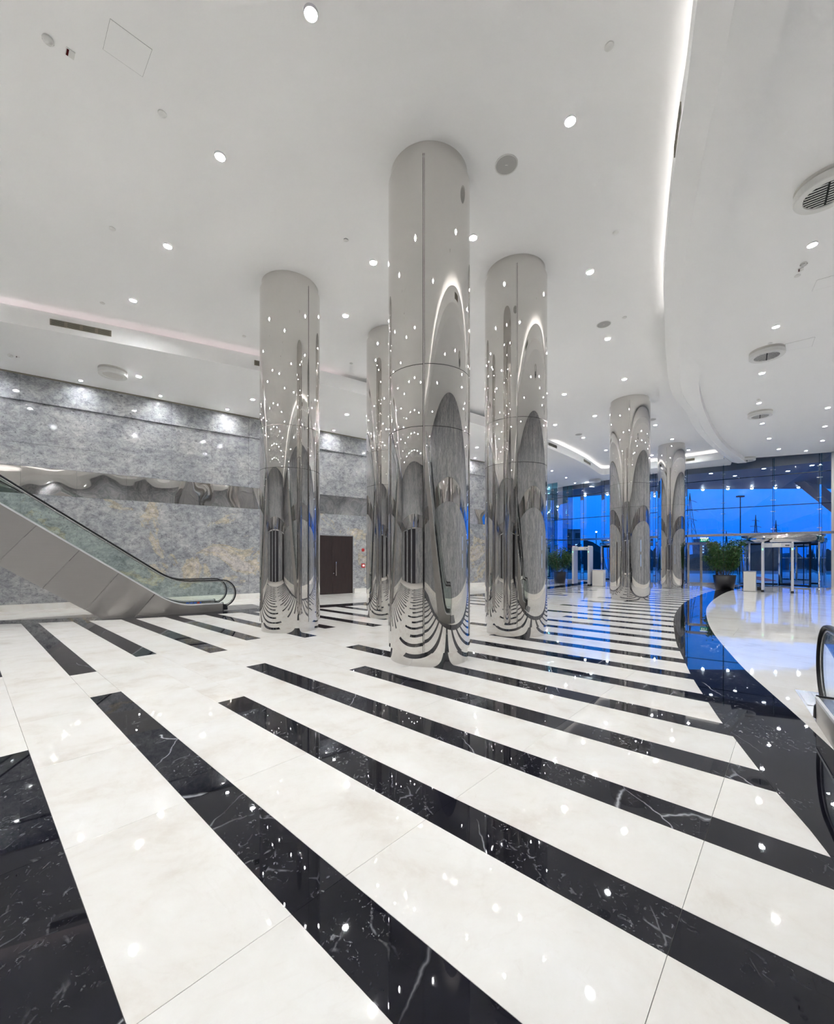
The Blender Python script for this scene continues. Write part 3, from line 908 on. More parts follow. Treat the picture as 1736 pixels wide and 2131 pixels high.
for t, o_ in ((-12.5, 1.8), (-9.4, 1.8), (-3.2, 1.9), (3.2, 2.2), (7, 2.0)): downlight(wl(t, o_), HS, 'unseen downlight added in the lower ceiling for extra light', 'downlights out of direct view')  # unseen lamps added for their light on the stone-wall side
RIGHT = [
    (1691, 508, 'largest downlight in the entrance-side ceiling, above the smoke detector'),
    (1615, 679, 'downlight just above the nearer complete louvred diffuser'),
    (1586, 776, 'downlight just below the nearer complete louvred diffuser'),
    (1580, 838, 'downlight with a small detector touching it, between two louvred diffusers'),
    (1723, 848, 'downlight at the right frame edge, level with the second louvred diffuser'),
    (1586.5, 880.6, 'downlight just below the second louvred diffuser'),
    (1601, 912, 'small downlight two below the second louvred diffuser'),
    (1621, 934, 'small downlight nearest the glass, above the larger shrub side of the entrance'),
    (1678, 937.5, 'tiny downlight at the ceiling edge above the revolving door'),
    (1712, 916.5, 'tiny downlight with a red dot beside it near the right frame edge'),
]
for x, y, lab in RIGHT: downlight(PC(x, y, HR), HR, lab, G3)
for p, q in ((-0.9, 6.9), (-1.6, 4.0), (-2.6, 1.2), (-3.6, -1.8), (-4.8, -5.0), (-6.2, -8.5), (-7.2, -12), (-0.8, 10.6), (-0.9, 15.7), (-1.0, 18.4), (-0.9, 12.8), (-0.9, 23.8)):
    downlight(xy(p, q), HR, 'extra downlight added to the entrance-side ceiling to brighten the floor', 'downlights out of direct view')  # lamps added here to brighten the entrance-side floor
# round ceiling speakers
for x, y, lab, r in ((1054, 343, 'large grey round ceiling speaker right of the tallest column', 0.152), (1257, 675, 'smaller oval-looking grey ceiling speaker above the arch-side column', 0.152), (1204.6, 904, 'faint far ceiling speaker disc beside a small downlight', 0.15), (1357, 873, 'faint ceiling speaker disc at the right edge of the arch-side column', 0.15)):
    v = PC(x, y, HC)
    s = thing('ceiling_speaker', lab, 'speaker', (v.x, v.y, HC), 0, 'round ceiling speakers')
    MB().lathe([(r * 1.1, 0), (r * 1.1, -0.006), (r, -0.008), (r, -0.003)], 32).build('speaker_rim', 'plastic', s, True)
    MB().disc(r, -0.005, 32).build('speaker_cloth', 'mesh_grey', s)
    MB().box(-0.02, 0.02, -0.004, 0.004, -0.0075, -0.0055).build('speaker_badge', 'plastic', s)
# concealed sprinkler covers
for k, (x, y, z, lab) in enumerate(((338, 235, HC, 'white sprinkler cover between the top downlight and the access hatch'), (234, 475, HC, 'white sprinkler cover above the row of downlights to the pink cove'), (1268, 95, HC, 'white sprinkler cover at the top near the curved beam'), (1282, 483, HC, 'white sprinkler cover left of the curved beam, above a downlight'), (1300, 660, HC, 'white sprinkler cover beside the smaller oval speaker'), (213, 630, HC, 'white sprinkler cover beside the downlight at the pink cove'), (508, 699, HC, 'white sprinkler cover left of the doors-side column'), (731, 756, HC, 'white sprinkler cover between the two columns by the doors'), (720, 499, HC, 'tilted sprinkler cover with a dark gap, left of the tallest column'), (1660, 573, HR, 'white sprinkler cover below the smoke detector in the entrance-side ceiling'), (1603, 714, HR, 'white sprinkler cover touching the nearer louvred diffuser'))):
    v = PC(x, y, z)
    s = thing('sprinkler_cover', lab, 'sprinkler', (v.x, v.y, z))
    tilt = 0.25 if k == 8 else 0.0
    o = MB().lathe([(0.0, -0.016), (0.046, -0.015), (0.05, -0.011), (0.05, -0.007), (0.0, -0.007)], 20).build('cover_plate', 'plastic', s, True)
    o.rotation_euler[0] = tilt
    MB().lathe([(0.04, 0.0), (0.04, -0.007)], 16).build('cover_collar', 'dark' if k == 8 else 'line', s)
# smoke detectors with sounder bases
def detector(x, y, z, lab, rot):
    v = PC(x, y, z)
    s = thing('smoke_detector', lab, 'detector', (v.x, v.y, z), rot)
    MB().lathe([(0.048, 0), (0.048, -0.014), (0.056, -0.018), (0.050, -0.034), (0.030, -0.040), (0.030, -0.050), (0.0, -0.053)], 24).build('detector_body', 'plastic', s, True)
    for a0, a1 in ((0.3, 1.1), (1.4, 2.2), (2.6, 3.4)):
        MB().lathe([(0.0525, -0.030), (0.050, -0.0345)], 6, a0=a0, a1=a1).build('detector_slot', 'dark', s)
detector(100, 80, HC, 'round white smoke detector near the square access hatch', 0.4)
detector(1673, 548, HR, 'smoke detector below the largest downlight of the entrance-side ceiling', 2.2)
detector(1579, 831, HR, 'small smoke detector touching a downlight between the louvred diffusers', 2.2)
detector(22, 739, HS, 'small smoke detector in the lower ceiling at the left frame edge', 1.0)
for x, y, z, lab, rot in ((146, 110, HC, 'white indicator plate with a dark red lens beside the smoke detector', 0.75), (1667, 560, HR, 'small indicator plate with a red lens below the right smoke detector', 2.3), (37, 742, HS, 'tiny indicator plate with a dark lens at the left frame edge', 0.8)):
    v = PC(x, y, z)
    s = thing('alarm_indicator', lab, 'indicator', (v.x, v.y, z), -rot)
    MB().box(-0.048, 0.048, -0.04, 0.04, -0.012, 0).build('indicator_plate', 'plastic', s)
    MB().box(-0.04, 0.04, -0.034, -0.014, -0.018, -0.012).build('indicator_lens', 'redd', s)
# access hatches
for pts, z, lab in ((((229, 38), (317, 103), (297, 160), (214, 102)), HC, 'square flush access hatch in the ceiling beside the smoke detector'), (((1700, 583), (1752, 568), (1740, 592), (1690, 606)), HR, 'flush access hatch at the right frame edge below the indicator'), (((1634, 716), (1697, 701), (1690, 721), (1636, 730)), HR, 'faint access hatch right of the nearer louvred diffuser')):
    q = [PC(a, b, z) for a, b in pts]
    c = sum(q, Vector((0, 0))) / 4
    s = thing('access_hatch', lab, 'hatch', (c.x, c.y, z))
    q = [v - c for v in q]
    MB().prism([tuple(v * 0.985) for v in q], -0.004, -0.0005).build('hatch_panel', 'plaster', s)
    f_ = MB()
    for a, b in zip(q, q[1:] + q[:1]):
        f_.prism([tuple(a), tuple(b), tuple(b * 0.987), tuple(a * 0.987)], -0.0035, -0.0005)
    f_.build('hatch_joint', 'line', s)
# round diffusers hung below the ceiling
def diffuser(v, z, lab, r, louvre, rot=0.0):
    s = thing('ceiling_diffuser', lab, 'air diffuser', (v.x, v.y, z), rot, 'round ceiling diffusers')
    MB().lathe([(r * 0.99, 0.0), (r * 0.99, -0.05), (r * 0.9, -0.05)], 40).build('mounting_ring', 'offwhite', s, True)
    MB().lathe([(r * 0.86, -0.045), (r * 0.86, -0.085)], 32).build('neck', 'dark', s, True)
    MB().lathe([(r * 0.86, -0.06), (r, -0.06), (r, -0.150), (r * 0.97, -0.165), (r * 0.72, -0.165), (r * 0.70, -0.150)], 40).build('body', 'plastic', s)
    face = MB().disc(r * 0.70, -0.148, 32).build('face', 'offwhite' if not louvre else 'dark', s)
    if louvre:
        n = 9
        for k in range(n):
            x = -r * 0.66 + (k + 0.5) * r * 1.32 / n
            h = math.sqrt(max(0.0, (r * 0.685) ** 2 - x * x))
            MB().box(x - 0.009, x + 0.009, -h, h, -0.155, -0.150).build('louvre', 'plastic', face)
        MB().box(-r * 0.66, r * 0.66, -0.012, 0.012, -0.158, -0.150).build('cross_bar', 'dark', face)
diffuser(PC(235, 770, HS), HS, 'round white ceiling diffuser with a plain grey face above the stone wall', 0.345, False)
diffuser(PC(1722, 381, HR), HR, 'louvred round diffuser cut off by the right frame edge', 0.37, True, 0.9)
diffuser(PC(1596, 730, HR), HR, 'louvred round diffuser between two downlights in the entrance-side ceiling', 0.37, True, 0.9)
diffuser(PC(1582, 858, HR), HR, 'second louvred round diffuser, farther towards the glass entrance', 0.37, True, 0.9)
diffuser(PC(1555, 953, HR), HR, 'farthest round diffuser at the ceiling edge above the glass', 0.37, True, 0.9)
diffuser(PC(1238, 998, HS), HS, 'round diffuser at the ceiling edge left of the arch-side column', 0.37, False)
# khaki linear grilles let into the ceiling fascia
def on_curve(curve, x):
    r = (x - CX) / F
    for a, b in zip(curve, curve[1:]):
        fa, fb = a.x - r * a.y, b.x - r * b.y
        if fa * fb <= 0 and a.y > 0.3: return a.lerp(b, fa / (fa - fb))
def grille(curve, a, b, lab, n=4, side=-1):
    d = (b - a).normalized()
    L = (b - a).length
    c = (a + b) / 2
    s = thing('linear_grille', lab, 'air grille', (c.x, c.y, 6.89), math.atan2(d.y, d.x), 'khaki grilles in the ceiling fascia')
    y0, y1 = (-0.012, 0.03) if side < 0 else (-0.03, 0.012)
    body = MB().box(-L / 2, L / 2, y0, y1, 0.0, 0.14).build('grille_body', 'grille', s)
    yf = y0 - 0.004 if side < 0 else y1 + 0.004
    for k in range(n):
        x0, x1 = -L / 2 + L * k / n + 0.03, -L / 2 + L * (k + 1) / n - 0.03
        for j in range(5):
            z = 0.016 + j * 0.023
            MB().box(x0, x1, min(yf, y0 if side < 0 else y1), max(yf, y0 if side < 0 else y1), z, z + 0.013).build('grille_slot', 'grille_d', body)
grille(LIP_L, on_curve(LIP_L, 104), on_curve(LIP_L, 232), 'long khaki linear grille below the pink cove light')
grille(LIP_L, on_curve(LIP_L, 529.5), on_curve(LIP_L, 590), 'khaki grille end peeping out behind the doors-side column')
grille(LIP_L, on_curve(LIP_L, 1120), on_curve(LIP_L, 1159), 'khaki grille right of the second tall column, nearest to it')
grille(LIP_L, on_curve(LIP_L, 1215), on_curve(LIP_L, 1229), 'small khaki grille under the bright white cove', 2)
grille(LIP_B, on_curve(LIP_B, 1412), on_curve(LIP_B, 1446), 'khaki grille just right of the farthest column', 2)
k = min(range(len(LIP_R)), key=lambda i: (LIP_R[i] - Vector((3.2, 5.0))).length)
grille(LIP_R, LIP_R[k], LIP_R[k + 4], 'khaki grille seen edge-on in the curved beam', 4, 1)

# ------------------------------------------------------------------ glass entrance front
def seg_len(pts): return sum((b - a).length for a, b in zip(pts, pts[1:]))
VERT = [FACADE[0], FACADE[1]]
def facade_at(x):
    r = (x - CX) / F
    for a, b in zip(FACADE[2:], FACADE[3:]):
        fa, fb = a.x - r * a.y, b.x - r * b.y
        if fa * fb <= 0: return a.lerp(b, fa / (fa - fb))
def facade_left_at(x):
    r = (x - CX) / F
    a, b = FACADE[0], FACADE[2]
    return a.lerp(b, (a.x - r * a.y) / ((a.x - r * a.y) - (b.x - r * b.y)))
VL = [FACADE[0], facade_left_at(1110), facade_left_at(1149.8), FACADE[2]]
VR = [FACADE[2]] + [facade_at(x) for x in (1214.5, 1258, 1311, 1364, 1430, 1505.5, 1609, 1706)] + [FACADE[5]]
LEVELS = [0.0, 2.84, 4.36, 6.0, HR]
window_1 = bpy.data.objects.new('window_1', None)
COL.objects.link(window_1)
structure(window_1, 'tall glass entrance front looking onto the blue dusk', 'window')
def strip(a, b, z0, z1, th, nm, mt, parent, shrink=0.0):
    d = (b - a).normalized()
    n = Vector((-d.y, d.x)) * th / 2
    a, b = a + d * shrink, b - d * shrink
    return MB().prism([tuple(a + n), tuple(b + n), tuple(b - n), tuple(a - n)], z0, z1).build(nm, mt, parent)
def inward(a, b):
    d = (b - a).normalized()
    n = Vector((-d.y, d.x))
    return n if n.dot(-(a + b) / 2) > 0 else -n
for seq in (VL, VR):
    for i, (a, b) in enumerate(zip(seq, seq[1:])):
        for z0, z1 in zip(LEVELS, LEVELS[1:]):
            if z0 == 0.0 and seq is VR and i in (1, 2, 3, 6, 7): continue          # doorways
            strip(a, b, z0 + 0.012, z1 - 0.012, 0.018, 'glass_pane', 'glass', window_1, 0.012)
        for z in LEVELS[1:-1]:
            if z == 2.84: continue
            strip(a, b, z - 0.018, z + 0.018, 0.03, 'transom', 'blackmet', window_1)
        n = inward(a, b)
        off = n * 0.12
        if seq is VR and i >= 1: strip(a + off, b + off, 2.77, 2.90, 0.18, 'door_head_beam', 'steel', window_1)
        else: strip(a, b, 2.82, 2.86, 0.03, 'transom', 'blackmet', window_1)
    for i, v in enumerate(seq):
        if i == 0: continue
        a = seq[i - 1]
        n = inward(a, v)
        MB().tube([V3(v, 0.0 if not (seq is VR and 2 <= i <= 3) else 2.9), V3(v, HR)], 0.022, 8).build('mullion', 'blackmet', window_1)
        zb = 0.02 if not (seq is VR and i in (2, 3, 7)) else 2.92
        strip(v + n * 0.03, v + n * 0.42, zb, HR - 0.05, 0.022, 'glass_fin', 'fin', window_1)
        for z in (3.1, 4.05, 4.66, 5.7, 6.3):
            d = (v - a).normalized()
            q = MB()
            q.tube([V3(v - d * 0.11 + n * 0.04, z), V3(v + d * 0.11 + n * 0.04, z)], 0.017, 6)
            q.tube([V3(v + n * 0.0, z), V3(v + n * 0.11, z)], 0.02, 6)
            q.build('glass_clamp', 'chrome', window_1)
structure(strip(FACADE[5], wr(0, 0.1), 0, HR, 0.10, 'trim_4', 'offwhite', None), 'pale edge where the glass front meets the right wall', 'trim')

def revolving_door(lab, c, radius, axis):
    rz = math.atan2(axis.y, axis.x)             # x axis points into the hall
    s = thing('revolving_door', lab, 'revolving door', (c.x, c.y, 0), rz, 'revolving doors of the entrance', 'thing')
    r = radius
    MB().lathe([(r - 0.08, 2.36), (r, 2.36), (r, 2.76), (r - 0.08, 2.76)], 56).build('canopy_drum', 'chrome', s, True)
    MB().disc(r - 0.05, 2.40, 40).build('canopy_soffit', 'blackmet', s)
    MB().disc(r - 0.05, 2.75, 40).build('canopy_top', 'blackmet', s)
    MB().lathe([(r - 0.10, 0.002), (r + 0.03, 0.002), (r + 0.03, 0.008), (r - 0.10, 0.008)], 48).build('floor_ring', 'steel', s)
    for sg in (1, -1):
        a0 = sg * math.pi / 2 - 0.72
        MB().lathe([(r - 0.04, 0.03), (r - 0.04, 2.36)], 14, a0=a0, a1=a0 + 1.44).build('curved_glass', 'glass', s, True)
        for a in (a0, a0 + 1.44):
            MB().tube([((r - 0.04) * math.cos(a), (r - 0.04) * math.sin(a), 0.0), ((r - 0.04) * math.cos(a), (r - 0.04) * math.sin(a), 2.36)], 0.045, 8).build('drum_post', 'chrome', s, True)
    MB().tube([(0, 0, 0.0), (0, 0, 2.4)], 0.05, 10).build('centre_post', 'chrome', s, True)
    for k in range(3):
        a = 0.62 + k * math.tau / 3
        u = Vector((math.cos(a), math.sin(a)))
        L = r - 0.10
        P0, P1 = u * 0.07, u * L
        def bar(pa, pb, z0, z1, th, mt, nm, par=None):
            d = (pb - pa).normalized(); n = Vector((-d.y, d.x)) * th / 2
            return MB().prism([tuple(pa + n), tuple(pb + n), tuple(pb - n), tuple(pa - n)], z0, z1).build(nm, mt, par or s)
        wg = bar(P0, P1, 0.12, 2.26, 0.012, 'glass', 'wing')
        bar(P0, P1, 2.26, 2.35, 0.05, 'blackmet', 'wing_rail', wg)
        bar(P0, P1, 0.03, 0.12, 0.05, 'blackmet', 'wing_rail', wg)
        bar(u * (L - 0.07), P1, 0.12, 2.26, 0.05, 'blackmet', 'wing_stile', wg)
    # row of white safety dots on the curved glass
    for sg in (1, -1):
        q = MB()
        for k in range(16):
            a = sg * math.pi / 2 - 0.66 + 1.32 * k / 15
            ca, sa = math.cos(a), math.sin(a)
            rr = r - 0.045
            t = Vector((-sa, ca)) * 0.03
            p = Vector((rr * ca, rr * sa))
            q.add([V3(p - t, 1.51), V3(p + t, 1.51), V3(p + t, 1.565), V3(p - t, 1.565)], [(0, 1, 2, 3)])
        o = q.build('safety_dots', 'dot', s)
    return s
cR = facade_at(1628) - inward(FACADE[4], FACADE[5]) * 0.95
revolving_door('large chrome revolving door behind the slim security arch', cR, 1.9, inward(FACADE[4], FACADE[5]))
cL = facade_at(1296) - inward(FACADE[2], FACADE[4]) * 0.9
revolving_door('chrome revolving door mostly hidden behind the arch-side column', cL, 1.75, inward(FACADE[2], FACADE[4]))
# line of safety dots on the flat glass round the big door
# hinged chrome framed door beside the larger shrub
a, b = facade_at(1431), facade_at(1494)
n = inward(a, b) * 0.1
door_2 = structure(strip(a + n, b + n, 2.30, 2.44, 0.12, 'door_2', 'chrome', None), 'chrome framed glass door left of the larger shrub', 'door')
for t in (0.03, 0.46, 0.97):
    v = a.lerp(b, t) + n
    MB().box(-0.06, 0.06, -0.05, 0.05, 0.0, 2.30).build('door_stile', 'chrome', door_2, loc=(v.x, v.y, 0), rotz=math.atan2((b - a).y, (b - a).x))
strip(a + n, b + n, 0.01, 0.10, 0.06, 'door_bottom_rail', 'chrome', door_2)
strip(a.lerp(b, 0.06) + n, a.lerp(b, 0.43) + n, 0.10, 2.30, 0.012, 'door_glass', 'glass', door_2)
strip(a.lerp(b, 0.49) + n, a.lerp(b, 0.94) + n, 0.10, 2.30, 0.012, 'door_glass', 'glass', door_2)
# exit sign
v = a.lerp(b, 0.56) + n * 1.6
rz = math.atan2((b - a).y, (b - a).x)
s = thing('exit_sign', 'small green and white exit sign over the chrome framed door', 'sign', (v.x, v.y, 2.47), rz)
MB().box(-0.20, 0.20, -0.03, 0.03, 0.0, 0.24).build('sign_box', 'green', s)
sb_ = s.children[-1]
MB().box(-0.20, 0.20, -0.032, 0.032, 0.19, 0.245).build('sign_top', 'signw', s)
def text(body, size, parent, loc, rot, mat, nm='lettering'):
    cu = bpy.data.curves.new(nm, 'FONT')
    cu.body = body
    cu.size = size
    cu.align_x = 'CENTER'
    cu.align_y = 'CENTER'
    cu.extrude = 0.002
    tmp = bpy.data.objects.new(nm, cu)
    COL.objects.link(tmp)
    dg = bpy.context.evaluated_depsgraph_get()
    me = bpy.data.meshes.new_from_object(tmp.evaluated_get(dg))
    bpy.data.objects.remove(tmp)
    me.materials.clear()
    me.materials.append(M[mat])
    o = bpy.data.objects.new(nm, me)
    COL.objects.link(o)
    o.parent = parent
    o.location = loc
    o.rotation_euler = rot
    return o
text('EXIT', 0.15, sb_, (0, -0.034, 0.10), (math.pi / 2, 0, 0), 'signw')

# ------------------------------------------------------------------ security arches, boxes, shrubs
def arch(lab, c, width, h, rot, ph=0.34):
    s = thing('security_arch', lab, 'metal detector', (c.x, c.y, 0), rot)
    for sg in (-1, 1):
        x = sg * (width / 2 - 0.045)
        sp_ = MB().box(x - 0.045, x + 0.045, -ph, ph, 0.10, h - 0.04).build('side_panel', 'silver', s)
        MB().box(x - 0.05, x + 0.05, -ph - 0.01, ph + 0.01, 0.0, 0.10).build('panel_foot', 'blackmet', s)
        MB().box(x - 0.035, x + 0.035, -ph + 0.02, ph - 0.02, h - 0.04, h + 0.02).build('panel_cap', 'plastic', s)
        for yy in (-ph - 0.002,): MB().box(x - 0.02, x + 0.02, yy - 0.006, yy, h - 0.34, h - 0.28).build('indicator_light', 'led', sp_)
    MB().box(-width / 2 + 0.09, width / 2 - 0.09, -0.16, 0.16, h - 0.22, h - 0.03).build('header', 'silver', s)
    hd_ = s.children[-1]
    MB().box(-0.17, 0.13, -0.168, -0.16, h - 0.20, h - 0.04).build('control_display', 'plastic', hd_)
    MB().box(0.26, 0.40, -0.165, -0.16, h - 0.16, h - 0.12).build('name_plate', 'blackmet', hd_)
    return s
rot = math.atan2(-E1.y, -E1.x)
vA = (PF(1594, 1233.5) + PF(1640, 1233.5)) / 2
aR = arch('slim silver security arch in front of the large revolving door', vA + Vector((0.2, 0.2)), 1.08, 2.22, rot, 0.30)
vB = (PF(1199, 1219) + PF(1226, 1219)) / 2
aL = arch('wide-sided grey security arch between the smaller shrub and a white box', vB + Vector((0.1, 0.25)), 0.93, 2.18, rot + 0.05, 0.34)
def pedestal(lab, v, w, d, h, rot):
    s = thing('pedestal_box', lab, 'box', (v.x, v.y, 0), rot)
    m = MB().box(-w / 2, w / 2, -d / 2, d / 2, 0.012, h - 0.03)
    m.build('body', 'offwhite', s)
    MB().box(-w / 2 - 0.008, w / 2 + 0.008, -d / 2 - 0.008, d / 2 + 0.008, h - 0.03, h).build('top', 'steel', s)
    MB().box(-w / 2 + 0.02, w / 2 - 0.02, -d / 2 + 0.02, d / 2 - 0.02, 0.0, 0.012).build('plinth', 'blackmet', s)
v = PF(1573, 1231.5)
pedestal('slim white box with a grey top beside the slim security arch', v + Vector((-0.02, 0.30)), 0.44, 0.42, 0.93, rot)
v = PF(1247, 1220)
pedestal('wide white box right of the wide-sided security arch', v + Vector((0.1, 0.25)), 0.56, 0.60, 0.90, rot + 0.12)
v = PF(1587, 1229)
s = thing('power_unit', 'small black power unit at the foot of the slim security arch', 'power unit', (v.x, v.y + 0.15, 0), rot)
MB().box(-0.10, 0.10, -0.07, 0.07, 0.0, 0.16).build('unit_case', 'blackmet', s)
MB().tube([(0.0, 0, 0.16), (0.03, 0.0, 0.27), (0.12, 0, 0.24), (0.16, 0, 0.08)], 0.014, 6).build('unit_cable', 'rubber', s, True)

def shrub(lab, v, pot_r0, pot_r1, pot_h, fol_w, fol_h, nl, seed, tall):
    rnd = random.Random(seed)
    s = thing('potted_shrub', lab, 'plant', (v.x, v.y, 0))
    MB().lathe([(0.0, 0.0), (pot_r0, 0.0), (pot_r1, pot_h), (pot_r1 - 0.035, pot_h), (pot_r1 - 0.05, pot_h - 0.08), (0.0, pot_h - 0.08)], 36).build('planter', 'pot', s, True)
    for p in s.children[-1].data.polygons: p.use_smooth = abs(p.normal.z) < 0.6
    MB().disc(pot_r1 - 0.045, pot_h - 0.06, 24).build('soil', 'soil', s)
    leaves = MB()
    tips = []
    for k in range(24):
        a, rr = rnd.uniform(0, math.tau), rnd.uniform(0.03, pot_r1 * 0.6)
        sp = rnd.uniform(0.15, 1.0)
        h = fol_h * rnd.uniform(0.62, 1.0) * (1 - 0.25 * sp)
        p0 = Vector((rr * math.cos(a), rr * math.sin(a), pot_h - 0.07))
        path = []
        for j in range(6):
            t = j / 5
            w = (fol_w / 2 * 0.85) * sp * math.sin(t * 1.4) * (0.85 + 0.15 * t)
            path.append(p0 + Vector((w * math.cos(a) + rnd.uniform(-.02, .02), w * math.sin(a) + rnd.uniform(-.02, .02), h * t)))
        MB().tube(path, 0.011, 5).build('stem', 'stem', s)
        tips.append(path)
    for k in range(nl):
        path = rnd.choice(tips)
        t = (rnd.random() ** 0.62) * 0.80 + 0.20
        j = min(4, int(t * 5))
        p = path[j].lerp(path[j + 1], t * 5 - j)
        out = 0.22 if rnd.random() < 0.85 else 0.34
        q = p + Vector((rnd.gauss(0, 1), rnd.gauss(0, 1), rnd.gauss(0.1, 0.8))).normalized() * rnd.uniform(0.03, out)
        q.z = max(q.z, pot_h + 0.06)
        d = Vector((q.x, q.y, 0)).normalized() * 0.7 + Vector((rnd.gauss(0, .6), rnd.gauss(0, .6), rnd.gauss(-0.35, .5)))
        d.normalize()
        u = d.cross(Vector((rnd.gauss(0, 1), rnd.gauss(0, 1), rnd.gauss(0, 1)))).normalized()
        n_ = d.cross(u)
        L, w = rnd.uniform(0.07, 0.12), rnd.uniform(0.022, 0.036)
        leaves.add([q, q + d * L * 0.45 + u * w + n_ * 0.008, q + d * L, q + d * L * 0.45 - u * w + n_ * 0.008], [(0, 1, 2, 3)])
    leaves.build('foliage', 'leaf', s)['kind'] = 'stuff'
    return s
shrub('larger bushy potted shrub in a tapered charcoal planter near the revolving door', PF(1508, 1226.5), 0.365, 0.475, 0.70, 1.60, 2.02, 5200, 3, True)
shrub('smaller potted shrub in a charcoal planter left of the wide-sided security arch', PF(1165, 1213.5) , 0.31, 0.39, 0.69, 1.28, 1.62, 3200, 5, False)

# ------------------------------------------------------------------ outside, seen through the glass
pv = [Vector(p) for p in ((-2, 33), (4, 27.5), FACADE[0], FACADE[1], FACADE[2], FACADE[3], FACADE[4], FACADE[5], (27, 19), (48, 24), (48, 37), (2, 47))]
structure(MB().flat(pv, -0.01).build('pavement', 'pave'), 'pale forecourt paving outside the glass front', 'pavement')
structure(MB().flat([(-600, 20), (-600, 1800), (1800, 1800), (1800, 10)], -0.12).build('street', 'asphalt'), 'dark street and ground beyond the forecourt', 'street')
mt = [PF(1548, 1199), PF(1580, 1200), PF(1616, 1208.5), PF(1588, 1209)]
tag(MB().prism([tuple(p) for p in mt], -0.008, 0.012).build('entrance_mat', 'mat_red'), 'red mat on the paving outside the large revolving door', 'mat')
cp = [FACADE[0] + Vector((-3, 2)), FACADE[1] + Vector((-.1, .1)), FACADE[2] + Vector((0, .1)), FACADE[3] + Vector((.1, .1)), FACADE[4] + Vector((.1, .1)), FACADE[5] + Vector((.1, .1)), Vector((33, 14)), Vector((36, 30.2)), Vector((28.5, 29.8)), Vector((19.5, 30.0)), Vector((14.3, 32.9)), Vector((9.5, 36.0)), Vector((3, 34))]
can = structure(MB().prism([tuple(p) for p in cp], 6.50, 7.3).build('canopy', 'conc'), 'wide dark canopy projecting outside above the entrance', 'canopy')
CAN = ((1463, 1019, 'bright lamp on the outside canopy edge above the chrome framed door'), (1515, 1017, 'bright lamp on the outside canopy edge just left of the floodlight mast'), (1565, 1016, 'middle of the five bright canopy lamps, above the middle pylon'), (1614, 1015, 'bright canopy lamp at the glass joint above the revolving door'), (1662, 1014, 'bright canopy lamp nearest the raking outside strut'), (1218, 1031, 'canopy lamp above the wide-sided security arch'), (1264, 1029, 'canopy lamp touching the left edge of the arch-side column'))
for x, y, lab in CAN:
    v = PC(x, y - 2, 6.5)
    s = thing('canopy_lamp', lab, 'lamp', (v.x, v.y, 6.5), 0, 'lamps along the canopy edge')
    MB().lathe([(0.10, 0.0), (0.10, -0.05), (0.07, -0.07)], 12).build('lamp_housing', 'blackmet', s)
    MB().lathe([(0.085, -0.06), (0.07, -0.11), (0.035, -0.14), (0.0, -0.145)], 12).build('lamp_glow', 'lamp_out', s)
for x, y, lab in ((1480, 985, 'soffit downlight outside, above the chrome framed door'), (1530, 990, 'soffit downlight outside, left of the middle of the big panes'), (1590, 975, 'soffit downlight outside, just left of the central glass joint'), (1640, 980, 'soffit downlight outside, just right of the central glass joint'), (1690, 968, 'soffit downlight outside, beside the last glass joint at the right'), (1230, 1012, 'soffit downlight outside, above the glass corner')):
    v = PC(x, y, 6.5)
    s = thing('canopy_downlight', lab, 'downlight', (v.x, v.y, 6.5), 0, 'soffit downlights outside')
    MB().lathe([(0.12, 0.0), (0.12, -0.012), (0.09, -0.012)], 12).build('trim_ring', 'steel', s)
    MB().disc(0.085, -0.012, 12).build('lamp_glow', 'lamp_out', s)
# raking leg of the canopy at the right
a3, b3 = Vector((26.2, 27.6, 6.6)), Vector((28.6, 22.6, -0.1))
q = MB()
w = Vector((0.55, 0.3, 0))
for_pts = [a3 - w * 2.2, a3 + w * 2.2, b3 + w, b3 - w]
thk = Vector((-0.25, 0.45, 0))
q.add(for_pts + [p + thk for p in for_pts], [(0, 1, 2, 3), (7, 6, 5, 4), (0, 4, 5, 1), (1, 5, 6, 2), (2, 6, 7, 3), (3, 7, 4, 0)])
tag(q.build('raking_strut', 'conc'), 'dark raking leg of the outside canopy at the right', 'support')
# hedge across the street
rnd = random.Random(11)
q = MB()
xs = [-30 + 1.4 * k for k in range(130)]
rows = []
for j, (dy, hz) in enumerate(((0, 0.0), (0.0, 0.7), (0.6, 1.0), (2.0, 0.9), (2.4, 0.0))):
    rows.append([(x, 58 - 0.12 * (x - 20) + dy + rnd.uniform(-.3, .3), -0.12 + hz * (2.6 + 0.9 * math.sin(x * 0.31) + 0.6 * math.sin(x * 0.83 + 1) + rnd.uniform(-.5, .5))) for x in xs])
for r0, r1 in zip(rows, rows[1:]): q.ribbon(r0, r1)
tag(q.build('hedge', 'hedge'), 'long dark hedge across the street outside', 'hedge')
